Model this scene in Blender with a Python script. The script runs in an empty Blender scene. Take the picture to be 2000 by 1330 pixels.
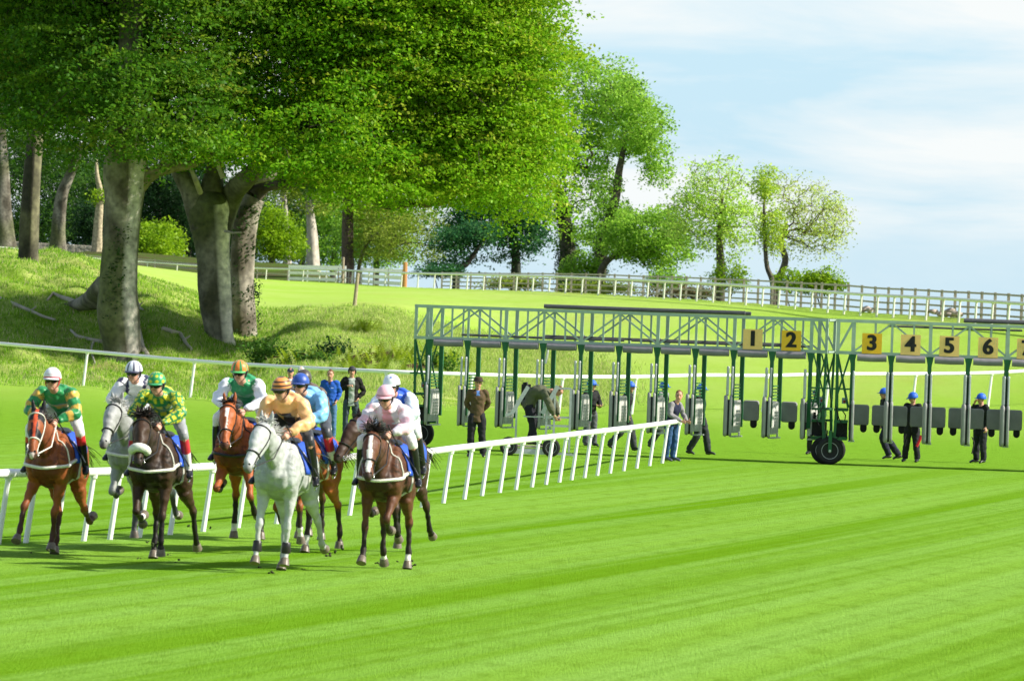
import bpy, math, random
import numpy as np
from mathutils import Vector, Matrix, noise as mnoise
from mathutils.kdtree import KDTree
from mathutils.bvhtree import BVHTree
R = math.radians
scene = bpy.context.scene
C = scene.collection

# ------------------------------------------------------------------ camera
FPX = 11111.0            # focal length in pixels of a 2000 px wide frame (200 mm lens)
CAMZ = 3.16
ROLL = R(2.0); PITCH = -math.atan(40/FPX)
_F = Vector((0, math.cos(PITCH), math.sin(PITCH)))
_Up = Vector((0, -math.sin(PITCH), math.cos(PITCH)))
_X = Vector((1, 0, 0))
_Rt = _X*math.cos(ROLL) + _Up*math.sin(ROLL)
_U = -_X*math.sin(ROLL) + _Up*math.cos(ROLL)
cam_d = bpy.data.cameras.new('camera'); cam = bpy.data.objects.new('camera', cam_d); C.objects.link(cam)
cam_d.sensor_width = 36; cam_d.lens = 200; cam_d.clip_start = 1; cam_d.clip_end = 30000
M = Matrix((_Rt, _U, -_F)).transposed().to_4x4(); M.translation = Vector((0, 0, CAMZ)); cam.matrix_world = M
cam_d.dof.use_dof = True; cam_d.dof.focus_distance = 118; cam_d.dof.aperture_fstop = 7.1
scene.camera = cam

# ------------------------------------------------------------------ light
SUN_EL, SUN_AZ = R(36), R(97)        # azimuth measured clockwise from +Y: the sun stands to the right
w = bpy.data.worlds.new('World'); scene.world = w; w.use_nodes = True
nt = w.node_tree; N = nt.nodes; L = nt.links; N.clear()
out = N.new('ShaderNodeOutputWorld'); bg = N.new('ShaderNodeBackground'); bg.inputs[1].default_value = 0.10
sky = N.new('ShaderNodeTexSky'); sky.sky_type = 'NISHITA'; sky.sun_disc = False
sky.sun_elevation = SUN_EL; sky.sun_rotation = SUN_AZ; sky.air_density = 1.0; sky.dust_density = 1.5; sky.ozone_density = 1.5
tc = N.new('ShaderNodeTexCoord'); mp = N.new('ShaderNodeMapping'); mp.inputs['Scale'].default_value = (11, 11, 55)
mp.inputs['Rotation'].default_value = (0, R(2), 0); mp.inputs['Location'].default_value = (3.1, 1.7, 0.35)
n1 = N.new('ShaderNodeTexNoise'); n1.inputs['Scale'].default_value = 1.0; n1.inputs['Detail'].default_value = 8; n1.inputs['Roughness'].default_value = 0.58; n1.inputs['Distortion'].default_value = 0.35
cr = N.new('ShaderNodeValToRGB'); cr.color_ramp.elements[0].position = 0.33; cr.color_ramp.elements[1].position = 0.57
cr.color_ramp.elements[0].color = (0, 0, 0, 1); cr.color_ramp.elements[1].color = (1, 1, 1, 1)
# clear strip low over the horizon where the cloud sheet ends
sep = N.new('ShaderNodeSeparateXYZ')
low = N.new('ShaderNodeMapRange'); low.inputs['From Min'].default_value = 0.012; low.inputs['From Max'].default_value = 0.022
low.interpolation_type = 'SMOOTHSTEP'; low.inputs['To Min'].default_value = 0.30; low.inputs['To Max'].default_value = 1.0
mul = N.new('ShaderNodeMath'); mul.operation = 'MULTIPLY'
high = N.new('ShaderNodeMapRange'); high.inputs['From Min'].default_value = 0.10; high.inputs['From Max'].default_value = 0.45; high.inputs['To Min'].default_value = 1; high.inputs['To Max'].default_value = .10
mul2 = N.new('ShaderNodeMath'); mul2.operation = 'MULTIPLY'
mul3 = N.new('ShaderNodeMath'); mul3.operation = 'MULTIPLY'; mul3.inputs[1].default_value = .86
blue = N.new('ShaderNodeMix'); blue.data_type = 'RGBA'; blue.inputs[0].default_value = 0.86
blue.inputs[7].default_value = (3.85, 5.5, 6.5, 1)
mix = N.new('ShaderNodeMix'); mix.data_type = 'RGBA'; mix.inputs[7].default_value = (5.95, 6.2, 6.2, 1)
L.new(tc.outputs['Generated'], mp.inputs[0]); L.new(mp.outputs[0], n1.inputs['Vector']); L.new(n1.outputs['Fac'], cr.inputs[0])
L.new(tc.outputs['Generated'], sep.inputs[0]); L.new(sep.outputs['Z'], low.inputs['Value'])
L.new(cr.outputs[0], mul.inputs[0]); L.new(low.outputs[0], mul.inputs[1])
L.new(sep.outputs['Z'], high.inputs['Value']); L.new(mul.outputs[0], mul2.inputs[0]); L.new(high.outputs[0], mul2.inputs[1])
L.new(high.outputs[0], mul3.inputs[0]); L.new(mul3.outputs[0], blue.inputs[0])
L.new(sky.outputs[0], blue.inputs[6]); L.new(mul2.outputs[0], mix.inputs[0]); L.new(blue.outputs[2], mix.inputs[6])
L.new(mix.outputs[2], bg.inputs[0]); L.new(bg.outputs[0], out.inputs[0])
sd = bpy.data.lights.new('sun', 'SUN'); sd.energy = 5.0; sd.angle = R(1.2); sd.color = (1, 0.94, 0.82)
sun = bpy.data.objects.new('sun', sd); C.objects.link(sun)
sdir = Vector((math.sin(SUN_AZ)*math.cos(SUN_EL), math.cos(SUN_AZ)*math.cos(SUN_EL), math.sin(SUN_EL)))
sun.rotation_euler = sdir.to_track_quat('Z', 'Y').to_euler()
scene.view_settings.view_transform = 'Standard'; scene.view_settings.look = 'None'
scene.view_settings.exposure = 0.66; scene.view_settings.gamma = 1
scene.cycles.max_bounces = 6; scene.cycles.transparent_max_bounces = 4; scene.cycles.transmission_bounces = 4

# ------------------------------------------------------------------ pixels to places
def W(px, py, s):
    """the point whose scale is s pixels to the metre that is seen at px, py of the photograph"""
    Y = FPX/s
    d = _F*FPX + _Rt*(px-1000) + _U*(665-py)
    k = Y/d.y
    return Vector((0, 0, CAMZ)) + d*k
def XZ(px, py, s): return W(px, py, s)

# terrain: thin-plate surface through surveyed points (px, py, px per metre)
_rail_far = [(-300,488,19),(60,511,19),(150,524,19),(296,535,19),(365,540,19.2),(526,548,20),(635,551,21),(720,557,23),(800,562,24.5),(980,568,26.5),(1100,573,28),(1250,582,30),(1400,592,32),(1550,604,34),(1720,620,37),(1850,629,39),(2050,645,42),(2300,668,46)]
_ctl = list(_rail_far)
_ctl += [(-400,690,46),(-100,700,47),(0,700,47),(150,700,46),(240,694,46),(350,702,46),(450,706,46),
 (-300,600,44),(0,600,44),(100,600,44),(170,585,43.5),(280,605,44),(350,645,45),(420,668,45),
 (-300,500,41),(0,505,41),(50,505,41),(100,508,41),(180,516,41),(255,548,41.5),(320,570,42),(380,600,43),(430,640,43),(480,675,44),
 (560,700,49),(700,700,50),(800,705,50.5),(600,645,46),(540,660,46),(700,650,45),(800,650,44),(693,598,38),(600,600,37),(520,600,36),(850,600,35),
 (-300,498,36),(0,506,37),(100,509,37),(200,522,37),(0,504,33.5),(100,506,33.5),(280,552,37),(-300,495,30),(0,500,30),(100,503,30),(0,496,23),(100,500,23),(200,512,30),(300,537,30),(400,556,29),(200,510,23),(560,570,28),(750,575,29),(950,590,30),(450,560,27)]
_left_back = [(-300,470,15),(10,492,17),(115,497,17),(190,489,17),(300,512,16),(450,516,15.5),(560,516,16),(0,480,12),(300,500,12),(520,505,12)]
_ctl += _left_back
_ctl += [(-400,712,48.5),(-100,727,50),(172,752,52),(382,775,55),(570,789,57.3),(757,799,58.4)]
_pts, _zs = [], []
for px, py, s in _ctl:
    p = W(px, py, s); _pts.append((1000+p.x/p.y*FPX, p.y)); _zs.append(p.z)
for px in (-800, -400, 0, 300, 600, 900, 1200, 1500, 1900, 2400, 2900):
    for Y in (170, 192): _pts.append((px, Y)); _zs.append(0)
for px in (950, 1200, 1500, 1900, 2300):
    for Y in ((225, 260, 300) if px < 1800 else ((225,) if px < 2200 else (220,))):
        _pts.append((px, Y)); _zs.append((Y-195)*float(np.interp(px, [950,1500,1900,2300],[.025,.031,.039,.045])))
for px in (-1200, -900): 
    for Y, z in ((200, 0.1), (260, 4), (330, 6), (600, 8)): _pts.append((px, Y)); _zs.append(z)
for px in (2700, 3200):
    for Y, z in ((220, 1.2), (280, 4.2)): _pts.append((px, Y)); _zs.append(z)
_P = np.array(_pts); _P = np.stack([_P[:, 0]/260, _P[:, 1]/45], 1); _Z = np.array(_zs)
def _phi(r2): return 0.5*r2*np.log(r2+1e-9)
def _tps():
    n = len(_P); d2 = ((_P[:, None]-_P[None])**2).sum(2)
    A = np.zeros((n+3, n+3)); A[:n, :n] = _phi(d2)+np.eye(n)*0.015
    A[:n, n] = 1; A[:n, n+1:] = _P; A[n, :n] = 1; A[n+1:, :n] = _P.T
    return np.linalg.solve(A, np.concatenate([_Z, [0, 0, 0]]))
_wt = _tps()
_rf = np.array([(1000+W(a, b, c).x/W(a, b, c).y*FPX, FPX/c) for a, b, c in _rail_far])
_rz = np.array([(1000+W(a, b, c).x/W(a, b, c).y*FPX, W(a, b, c).z) for a, b, c in _rail_far])
def farY(px): return np.interp(px, _rf[:, 0], _rf[:, 1])
def sstep(a, b, x):
    t = np.clip((np.asarray(x, float)-a)/(b-a), 0, 1); return t*t*(3-2*t)
def terrain(X, Y):
    X = np.asarray(X, float).ravel(); Y = np.asarray(Y, float).ravel()
    px = 1000+X/Y*FPX
    pxc = np.clip(px, -1200, 3200); Yc = np.minimum(Y, 900)
    q = np.stack([pxc/260, Yc/45], 1); z = np.empty(len(q)); n = len(_P)
    for i in range(0, len(q), 20000):
        c = q[i:i+20000]; d2 = ((c[:, None]-_P[None])**2).sum(2)
        z[i:i+20000] = _phi(d2)@_wt[:n]+_wt[n]+c@_wt[n+1:]
    z = z*sstep(185, 207, Y)
    z += (0.16*np.sin(X*1.7+Y*.8)*np.sin(Y*.55-X*.3)+.10*np.sin(X*3.1)*np.sin(Y*1.3+X))*sstep(212, 226, Y)*(1-sstep(285, 300, Y))*(px < 780)
    z += 0.10*np.sin(X*0.9+1)*np.sin(Y*0.35)*sstep(215, 235, Y)*(1-sstep(300, 330, Y))*(px < 900)
    fY = farY(pxc)
    zl = 8.5+0*z                       # woodland floor behind the left of the far rail
    right = sstep(560, 760, px)
    # right of the wood a grass shelf carries the trees, then falls to the sea
    shelf = np.interp(pxc, _rz[:, 0], _rz[:, 1])-.45-.004*(Y-fY)
    k = sstep(fY+6, fY+18, Y)*right; z = z*(1-k)+shelf*k
    k = sstep(fY+230, fY+320, Y)*right; z = z*(1-k)-22*k
    cap = sstep(700, 900, Y)*(1-right); z = z*(1-cap)+cap*10
    return z
_Ys = np.geomspace(25, 900, 2600)
def G(px, py, ymin=25):
    """where the sight line through px, py first meets the ground"""
    d = _F*FPX + _Rt*(px-1000) + _U*(665-py)
    X = _Ys*d.x/d.y; Zr = CAMZ+_Ys*d.z/d.y
    z = terrain(X, _Ys); m = np.where((z >= Zr) & (_Ys >= ymin))[0]
    if len(m) == 0: i = len(_Ys)-1
    else: i = m[0]
    return Vector((X[i], _Ys[i], z[i]))
def gz(x, y): return float(terrain([x], [y])[0])

# ------------------------------------------------------------------ materials
MATS = {}
def nodes_of(name):
    m = bpy.data.materials.new(name); m.use_nodes = True
    return m, m.node_tree.nodes, m.node_tree.links, m.node_tree.nodes['Principled BSDF']
def mat(name, col=None, rough=0.6, metal=0.0, attr=False, var=0.12, nscale=20, bump=0.0, bscale=60, trans=0.0, coat=0.0, sheen=0.0, spec=0.4):
    """procedural material: base colour (or the mesh's own colour attribute) broken up by noise, with a noise bump"""
    if name in MATS: return MATS[name]
    m, N, L, b = nodes_of(name)
    b.inputs['Roughness'].default_value = rough; b.inputs['Specular IOR Level'].default_value = spec; b.inputs['Metallic'].default_value = metal
    if coat: b.inputs['Coat Weight'].default_value = coat
    if sheen: b.inputs['Sheen Weight'].default_value = sheen
    tc = N.new('ShaderNodeTexCoord')
    nz = N.new('ShaderNodeTexNoise'); nz.inputs['Scale'].default_value = nscale; nz.inputs['Detail'].default_value = 4
    L.new(tc.outputs['Object'], nz.inputs['Vector'])
    hs = N.new('ShaderNodeMapRange'); hs.inputs['From Min'].default_value = 0.25; hs.inputs['From Max'].default_value = 0.75
    hs.inputs['To Min'].default_value = 1-var; hs.inputs['To Max'].default_value = 1+var
    L.new(nz.outputs['Fac'], hs.inputs['Value'])
    vm = N.new('ShaderNodeVectorMath'); vm.operation = 'SCALE'; L.new(hs.outputs[0], vm.inputs['Scale'])
    if attr:
        at = N.new('ShaderNodeAttribute'); at.attribute_name = 'Col'; L.new(at.outputs['Color'], vm.inputs[0])
    else:
        rgb = N.new('ShaderNodeRGB'); rgb.outputs[0].default_value = (*col, 1); L.new(rgb.outputs[0], vm.inputs[0])
    L.new(vm.outputs[0], b.inputs['Base Color'])
    if bump:
        n2 = N.new('ShaderNodeTexNoise'); n2.inputs['Scale'].default_value = bscale; n2.inputs['Detail'].default_value = 3
        L.new(tc.outputs['Object'], n2.inputs['Vector'])
        bp = N.new('ShaderNodeBump'); bp.inputs['Strength'].default_value = bump; bp.inputs['Distance'].default_value = 0.02
        L.new(n2.outputs['Fac'], bp.inputs['Height']); L.new(bp.outputs[0], b.inputs['Normal'])
    if trans:
        tr = N.new('ShaderNodeBsdfTranslucent'); L.new(vm.outputs[0], tr.inputs['Color'])
        mx = N.new('ShaderNodeMixShader'); mx.inputs[0].default_value = trans
        L.new(b.outputs[0], mx.inputs[1]); L.new(tr.outputs[0], mx.inputs[2])
        L.new(mx.outputs[0], N['Material Output'].inputs[0])
    MATS[name] = m
    return m
def srgb(r, g, b):
    f = lambda c: (c/255/12.92) if c/255 <= 0.04045 else ((c/255+0.055)/1.055)**2.4
    return (f(r), f(g), f(b))

# ------------------------------------------------------------------ object helpers
def tag(o, label=None, cat=None, group=None, kind=None):
    if label: o['label'] = label
    if cat: o['category'] = cat
    if group: o['group'] = group
    if kind: o['kind'] = kind
    return o
def empty(name, loc=(0, 0, 0), rz=0.0, label=None, cat=None, group=None):
    o = bpy.data.objects.new(name, None); C.objects.link(o); o.location = loc; o.rotation_euler = (0, 0, rz)
    o.empty_display_size = 0.2
    return tag(o, label, cat, group)
def link_mesh(name, me, m, parent=None, smooth=False):
    o = bpy.data.objects.new(name, me); C.objects.link(o)
    if m is not None and len(me.materials) == 0: me.materials.append(m)
    if parent is not None: o.parent = parent
    if smooth: me.polygons.foreach_set('use_smooth', np.ones(len(me.polygons), bool))
    me.update()
    return o
class MB:
    def __init__(s): s.v = []; s.f = []
    def add(s, vs, fs):
        k = len(s.v); s.v += [tuple(v) for v in vs]; s.f += [tuple(k+i for i in f) for f in fs]; return s
    def box(s, c, d, rot=None, bev=0.0):
        hx, hy, hz = d[0]/2, d[1]/2, d[2]/2
        c = Vector(c); rot = rot or Matrix.Identity(3)
        if bev <= 0:
            vs = [c+rot@Vector((x, y, z)) for x in (-hx, hx) for y in (-hy, hy) for z in (-hz, hz)]
            return s.add(vs, [(0,1,3,2),(4,6,7,5),(0,4,5,1),(2,3,7,6),(0,2,6,4),(1,5,7,3)])
        # slab with its vertical outline rounded in the x/z plane
        pts = []
        for sx, sz, a0 in ((1,1,0),(-1,1,90),(-1,-1,180),(1,-1,270)):
            for k in range(4):
                a = R(a0+k*30); pts.append((sx*(hx-bev)+bev*math.cos(a), sz*(hz-bev)+bev*math.sin(a)))
        n = len(pts); b2 = min(bev*0.5, hy*0.6)
        rings = [(-hy, 1-b2/max(hx,hz)), (-hy+b2, 1), (hy-b2, 1), (hy, 1-b2/max(hx,hz))]
        vs = [c+rot@Vector((x*k, y, z*k)) for y, k in rings for x, z in pts]
        fs = [(r*n+i, r*n+(i+1)%n, (r+1)*n+(i+1)%n, (r+1)*n+i) for r in range(3) for i in range(n)]
        fs += [tuple(range(n-1, -1, -1)), tuple(3*n+i for i in range(n))]
        return s.add(vs, fs)
    def bar(s, a, b, wd, ht=None, up=(0, 0, 1)):
        a, b = Vector(a), Vector(b); t = (b-a); L_ = t.length
        if L_ < 1e-6: return s
        t.normalize(); up = Vector(up)
        if abs(t.dot(up)) > 0.98: up = Vector((0, 1, 0))
        x = t.cross(up).normalized(); z = x.cross(t)
        return s.box((a+b)/2, (wd, L_, ht or wd), Matrix((x, t, z)).transposed())
    def tube(s, pts, r, n=8, caps=True):
        pts = [Vector(p) for p in pts]; m = len(pts)
        rs = r if isinstance(r, (list, tuple)) else [r]*m
        up = None; vs = []
        for i, p in enumerate(pts):
            t = (pts[min(i+1, m-1)]-pts[max(i-1, 0)]).normalized()
            if up is None:
                up = Vector((0, 0, 1)) if abs(t.z) < 0.9 else Vector((0, 1, 0))
            x = t.cross(up).normalized(); up = x.cross(t)
            vs += [p+(x*math.cos(2*math.pi*k/n)+up*math.sin(2*math.pi*k/n))*rs[i] for k in range(n)]
        fs = [(i*n+k, i*n+(k+1)%n, (i+1)*n+(k+1)%n, (i+1)*n+k) for i in range(m-1) for k in range(n)]
        if caps: fs += [tuple(range(n-1, -1, -1)), tuple((m-1)*n+k for k in range(n))]
        return s.add(vs, fs)
    def lathe(s, c, axis, prof, n=24):
        c, axis = Vector(c), Vector(axis).normalized()
        u = axis.orthogonal().normalized(); v = axis.cross(u); vs = []
        for h, r in prof: vs += [c+axis*h+(u*math.cos(2*math.pi*k/n)+v*math.sin(2*math.pi*k/n))*r for k in range(n)]
        m = len(prof)
        fs = [(i*n+k, i*n+(k+1)%n, (i+1)*n+(k+1)%n, (i+1)*n+k) for i in range(m-1) for k in range(n)]
        fs += [tuple(range(n-1, -1, -1)), tuple((m-1)*n+k for k in range(n))]
        return s.add(vs, fs)
    def build(s, name, m, parent=None, smooth=False, auto=True):
        me = bpy.data.meshes.new(name); me.from_pydata(s.v, [], s.f)
        o = link_mesh(name, me, m, parent)
        if smooth: me.shade_smooth(); me.set_sharp_from_angle(angle=R(40))
        return o
def np_mesh(name, verts, nper, cols=None, idx=None):
    """many separate polygons of nper corners each, built in one go"""
    me = bpy.data.meshes.new(name); nv = len(verts); npoly = nv//nper
    me.vertices.add(nv); me.vertices.foreach_set('co', np.ascontiguousarray(verts, np.float32).ravel())
    me.loops.add(nv); me.loops.foreach_set('vertex_index', np.arange(nv, dtype=np.int32))
    me.polygons.add(npoly); me.polygons.foreach_set('loop_start', np.arange(0, nv, nper, dtype=np.int32))
    if cols is not None:
        a = me.color_attributes.new('Col', 'FLOAT_COLOR', 'POINT')
        c4 = np.ones((nv, 4), np.float32); c4[:, :3] = cols; a.data.foreach_set('color', c4.ravel())
    me.update(calc_edges=True)
    return me

# organic surfaces: swept chains fused by a voxel remesh; each chain brings its own colour
def catmull(P, sub):
    out = []; n = len(P)
    for i in range(n-1):
        p0, p1, p2, p3 = P[max(i-1, 0)], P[i], P[i+1], P[min(i+2, n-1)]
        for k in range(sub):
            t = k/sub
            out.append([0.5*((2*b)+(-a+c)*t+(2*a-5*b+4*c-d)*t*t+(-a+3*b-3*c+d)*t**3) for a, b, c, d in zip(p0, p1, p2, p3)])
    out.append(list(P[-1])); return out
def evaluated_mesh(o):
    """apply an object's modifiers in a small scene of its own, so the big scene need not be re-evaluated"""
    sc = bpy.data.scenes.new('workbench'); sc.collection.objects.link(o); 
    with bpy.context.temp_override(scene=sc, view_layer=sc.view_layers[0]): dg = bpy.context.evaluated_depsgraph_get()
    m = bpy.data.meshes.new_from_object(o.evaluated_get(dg)); bpy.data.scenes.remove(sc); return m
class Org:
    def __init__(s): s.mb = MB(); s.kd = []; s.kc = []
    def chain(s, rows, col, side=(0, 1, 0), n=16, sub=5, cap=(0.6, 0.6), info=None):
        """rows: (x, y, z, r_side, r_normal); col: rgb or f(t, theta, p)"""
        rows = [list(map(float, r)) for r in rows]
        rows = [r if len(r) == 5 else r+[r[3]] for r in rows]
        P = catmull(rows, sub); m = len(P); side = Vector(side)
        rings = []; fr = []
        for i, p in enumerate(P):
            c = Vector(p[:3]); t = (Vector(P[min(i+1, m-1)][:3])-Vector(P[max(i-1, 0)][:3])).normalized()
            a = side-t*side.dot(t)
            if a.length < 0.05: a = t.orthogonal()
            a.normalize(); b = t.cross(a); rings.append((c, a, b, max(p[3], .002), max(p[4], .002), i/(m-1))); fr.append(t)
        c, a, b, ra, rb, _ = rings[0]; k = min(ra, rb)*cap[0]
        pre = [(c-fr[0]*k, a, b, ra*.45, rb*.45, 0.), (c-fr[0]*k*.6, a, b, ra*.8, rb*.8, 0.)] if cap[0] > 0 else []
        c, a, b, ra, rb, _ = rings[-1]; k = min(ra, rb)*cap[1]
        post = [(c+fr[-1]*k*.6, a, b, ra*.8, rb*.8, 1.), (c+fr[-1]*k, a, b, ra*.45, rb*.45, 1.)] if cap[1] > 0 else []
        rings = pre+rings+post; vs = []
        for c, a, b, ra, rb, t in rings:
            for j in range(n):
                th = 2*math.pi*j/n; p = c+a*math.cos(th)*ra+b*math.sin(th)*rb; vs.append(p)
                s.kd.append(p); s.kc.append(col(t, math.degrees(th), p) if callable(col) else col)
        q = len(rings)
        fs = [(i*n+k, i*n+(k+1)%n, (i+1)*n+(k+1)%n, (i+1)*n+k) for i in range(q-1) for k in range(n)]
        fs += [tuple(range(n-1, -1, -1)), tuple((q-1)*n+k for k in range(n))]
        s.mb.add(vs, fs); return s
    def blob(s, c, r, col, side=(0, 1, 0), axis=(0, 0, 1), n=14):
        c = Vector(c); ax = Vector(axis).normalized(); rows = []
        for k in range(7):
            a = -math.pi/2+math.pi*(k+.35)/6.7
            p = c+ax*math.sin(a)*r[2]; rows.append((*p, max(math.cos(a)*r[1], .004), max(math.cos(a)*r[0], .004)))
        return s.chain(rows, col, side=side, n=n, sub=2, cap=(0.1, 0.1))
    def build(s, name, m, parent, voxel=0.015, smooth=2, folds=0.0, fscale=9.0, seed=0):
        me = bpy.data.meshes.new('t'); me.from_pydata(s.mb.v, [], s.mb.f); me.update()
        o = bpy.data.objects.new('t', me)
        md = o.modifiers.new('r', 'REMESH'); md.mode = 'VOXEL'; md.voxel_size = voxel; md.use_smooth_shade = True
        if smooth:
            sm = o.modifiers.new('s', 'SMOOTH'); sm.factor = 0.5; sm.iterations = smooth
        m2 = evaluated_mesh(o); bpy.data.objects.remove(o); bpy.data.meshes.remove(me)
        m2.name = name; m2.materials.clear()
        kd = KDTree(len(s.kd))
        for i, p in enumerate(s.kd): kd.insert(p, i)
        kd.balance()
        nv = len(m2.vertices); col = np.ones((nv, 4), np.float32); co = np.empty(nv*3, np.float32); no = np.empty(nv*3, np.float32)
        m2.vertices.foreach_get('co', co); m2.vertex_normals.foreach_get('vector', no); co = co.reshape(-1, 3); no = no.reshape(-1, 3)
        for i in range(nv):
            p = Vector(co[i]); col[i, :3] = s.kc[kd.find(p)[1]]
            if folds:
                q = p*fscale; co[i] += no[i]*folds*(mnoise.noise(Vector((q.x*1.1+seed, q.y*1.1, q.z*1.5)))*1.1+.35*mnoise.noise(q*2.3))
        if folds: m2.vertices.foreach_set('co', co.ravel())
        a = m2.color_attributes.new('Col', 'FLOAT_COLOR', 'POINT'); a.data.foreach_set('color', col.ravel())
        return link_mesh(name, m2, m, parent, smooth=True)

# ------------------------------------------------------------------ ground
def proj(X, Y, Z):
    X = np.asarray(X, float); Y = np.asarray(Y, float); Z = np.asarray(Z, float)-CAMZ
    d = Y*_F.y+Z*_F.z; a = X*_Rt.x+Y*_Rt.y+Z*_Rt.z; b = X*_U.x+Y*_U.y+Z*_U.z
    return 1000+FPX*a/d, 665-FPX*b/d
_rb = [(-400,48.5),(-100,50),(172,52),(382,55),(570,57.5),(757,58.5),(925,58.3),(1102,57.5),(1245,56.5),(1375,55.5),(1500,54.8),(1622,54.2),(1791,53.5),(1939,53),(2090,52.5),(2300,52)]
def backY(px): return FPX/np.interp(px, [a for a, b in _rb], [b for a, b in _rb])
def rough_w(X, Y, Z):
    """1 where the grass grows long, 0 where it is mown"""
    px, py = proj(X, Y, Z)
    top = np.interp(px, [0, 500, 560, 700, 800, 900, 1000, 1150, 1250, 1300], [300, 560, 572, 585, 600, 625, 650, 690, 720, 760])
    wgt = sstep(-26, 42, py-top+10*np.sin(px*.021+py*.07)+6*np.sin(px*.06))*sstep(3, 9, Y-backY(px)-2)
    wgt *= 1-sstep(285, 300, Y)
    wgt *= 1-sstep(1150, 1290, px)
    return np.clip(wgt, 0, 1)
def build_ground():
    u = np.concatenate([-np.geomspace(0.9, 0.112, 26)[:-1], np.linspace(-0.112, 0.112, 440), np.geomspace(0.112, 0.9, 26)[1:]])
    Ys = np.concatenate([[2, 8], np.geomspace(14, 190, 170)[:-1], np.linspace(190, 330, 260)[:-1], np.linspace(330, 900, 160), [1100, 2000, 5000, 14000]])
    UU, YY = np.meshgrid(u, Ys); XX = UU*YY; ZZ = terrain(XX, YY).reshape(XX.shape)
    nr, nc = XX.shape; co = np.stack([XX, YY, ZZ], -1).reshape(-1, 3)
    i = np.arange((nr-1)*(nc-1)); r, c = i//(nc-1), i % (nc-1); a = r*nc+c
    f = np.stack([a, a+1, a+nc+1, a+nc], 1)
    me = bpy.data.meshes.new('ground'); me.vertices.add(len(co)); me.vertices.foreach_set('co', co.astype(np.float32).ravel())
    me.loops.add(f.size); me.loops.foreach_set('vertex_index', f.astype(np.int32).ravel())
    me.polygons.add(len(f)); me.polygons.foreach_set('loop_start', np.arange(0, f.size, 4, dtype=np.int32))
    me.update(calc_edges=True)
    px, py = proj(co[:, 0], co[:, 1], co[:, 2])
    rw = rough_w(co[:, 0], co[:, 1], co[:, 2])
    wood = sstep(0, 12, co[:, 1]-farY(px)-3)
    # bare soil on the low bank behind the rail
    d1 = np.exp(-(((px-720)/75)**2+((py-700+(px-720)*.12)/14)**2)*1.5)+0.8*np.exp(-(((px-830)/60)**2+((py-715)/9)**2)*1.5)+.9*np.exp(-(((px-530)/35)**2+((py-690)/16)**2)*1.5)
    d1 += .8*np.exp(-(((px-185)/45)**2+((py-590)/14)**2))
    dirt = np.clip(d1, 0, 1)*(rw > .2)
    zc = np.stack([rw, wood, dirt, np.ones(len(rw))], 1).astype(np.float32)
    at = me.color_attributes.new('Zone', 'FLOAT_COLOR', 'POINT'); at.data.foreach_set('color', zc.ravel())
    m, N, L, b = nodes_of('turf')
    b.inputs['Roughness'].default_value = 0.75; b.inputs['Specular IOR Level'].default_value = 0.0
    tc = N.new('ShaderNodeTexCoord'); P = tc.outputs['Object']
    def noise(scale, vec=P, detail=4, rough=.55, loc=(0,0,0), sc=(1,1,1), rz=0):
        mp = N.new('ShaderNodeMapping'); mp.inputs['Scale'].default_value = sc; mp.inputs['Location'].default_value = loc; mp.inputs['Rotation'].default_value = (0,0,rz)
        L.new(vec, mp.inputs[0]); n = N.new('ShaderNodeTexNoise'); n.inputs['Scale'].default_value = scale
        n.inputs['Detail'].default_value = detail; n.inputs['Roughness'].default_value = rough; L.new(mp.outputs[0], n.inputs['Vector']); return n.outputs['Fac']
    def math_(op, a, b_=None, c_=None):
        n = N.new('ShaderNodeMath'); n.operation = op
        for k, v in enumerate((a, b_, c_)):
            if v is None: continue
            if isinstance(v, (int, float)): n.inputs[k].default_value = v
            else: L.new(v, n.inputs[k])
        return n.outputs[0]
    def mixc(f, a, b_):
        n = N.new('ShaderNodeMix'); n.data_type = 'RGBA'
        for k, v in ((0, f), (6, a), (7, b_)):
            if isinstance(v, (int, float)): n.inputs[k].default_value = v
            elif isinstance(v, tuple): n.inputs[k].default_value = (*v, 1)
            else: L.new(v, n.inputs[k])
        return n.outputs[2]
    def rng(v, a, b_, c=0., d=1.):
        n = N.new('ShaderNodeMapRange'); n.inputs[1].default_value = a; n.inputs[2].default_value = b_; n.inputs[3].default_value = c; n.inputs[4].default_value = d
        n.interpolation_type = 'SMOOTHSTEP'; L.new(v, n.inputs[0]); return n.outputs[0]
    sp = N.new('ShaderNodeSeparateXYZ'); L.new(P, sp.inputs[0])
    # mower bands follow the bend of the track: x0 = a + b*y + c*y^2
    cy = math_('MULTIPLY_ADD', sp.outputs[1], -0.00022, 0.268)
    cy = math_('MAXIMUM', cy, .2)
    c0 = math_('SUBTRACT', sp.outputs[0], math_('MULTIPLY', sp.outputs[1], cy))
    cmb = N.new('ShaderNodeCombineXYZ'); L.new(c0, cmb.inputs[0]); L.new(math_('MULTIPLY', sp.outputs[1], 0.007), cmb.inputs[1])
    band = noise(0.20, cmb.outputs[0], 2, .5); band2 = noise(1.5, cmb.outputs[0], 3, .6, (5, 2, 0)); band3 = noise(5, cmb.outputs[0], 3, .6, (1, 8, 0), (1, .6, 1))
    fine = noise(34, detail=5, rough=.8, sc=(1, .13, 1)); mid = noise(3.4, detail=5, rough=.65, sc=(1, .28, 1)); big = noise(.12, detail=3); speck = noise(70, detail=3, rough=.8, sc=(1, .12, 1))
    g = mixc(math_('MULTIPLY_ADD', math_('SUBTRACT', rng(band, .42, .62), .5), rng(sp.outputs[1], 100, 145, 1, 0), .5), (.143, .318, .010), (.250, .455, .058))
    nb = rng(sp.outputs[1], 105, 150, 1, 0)
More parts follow.
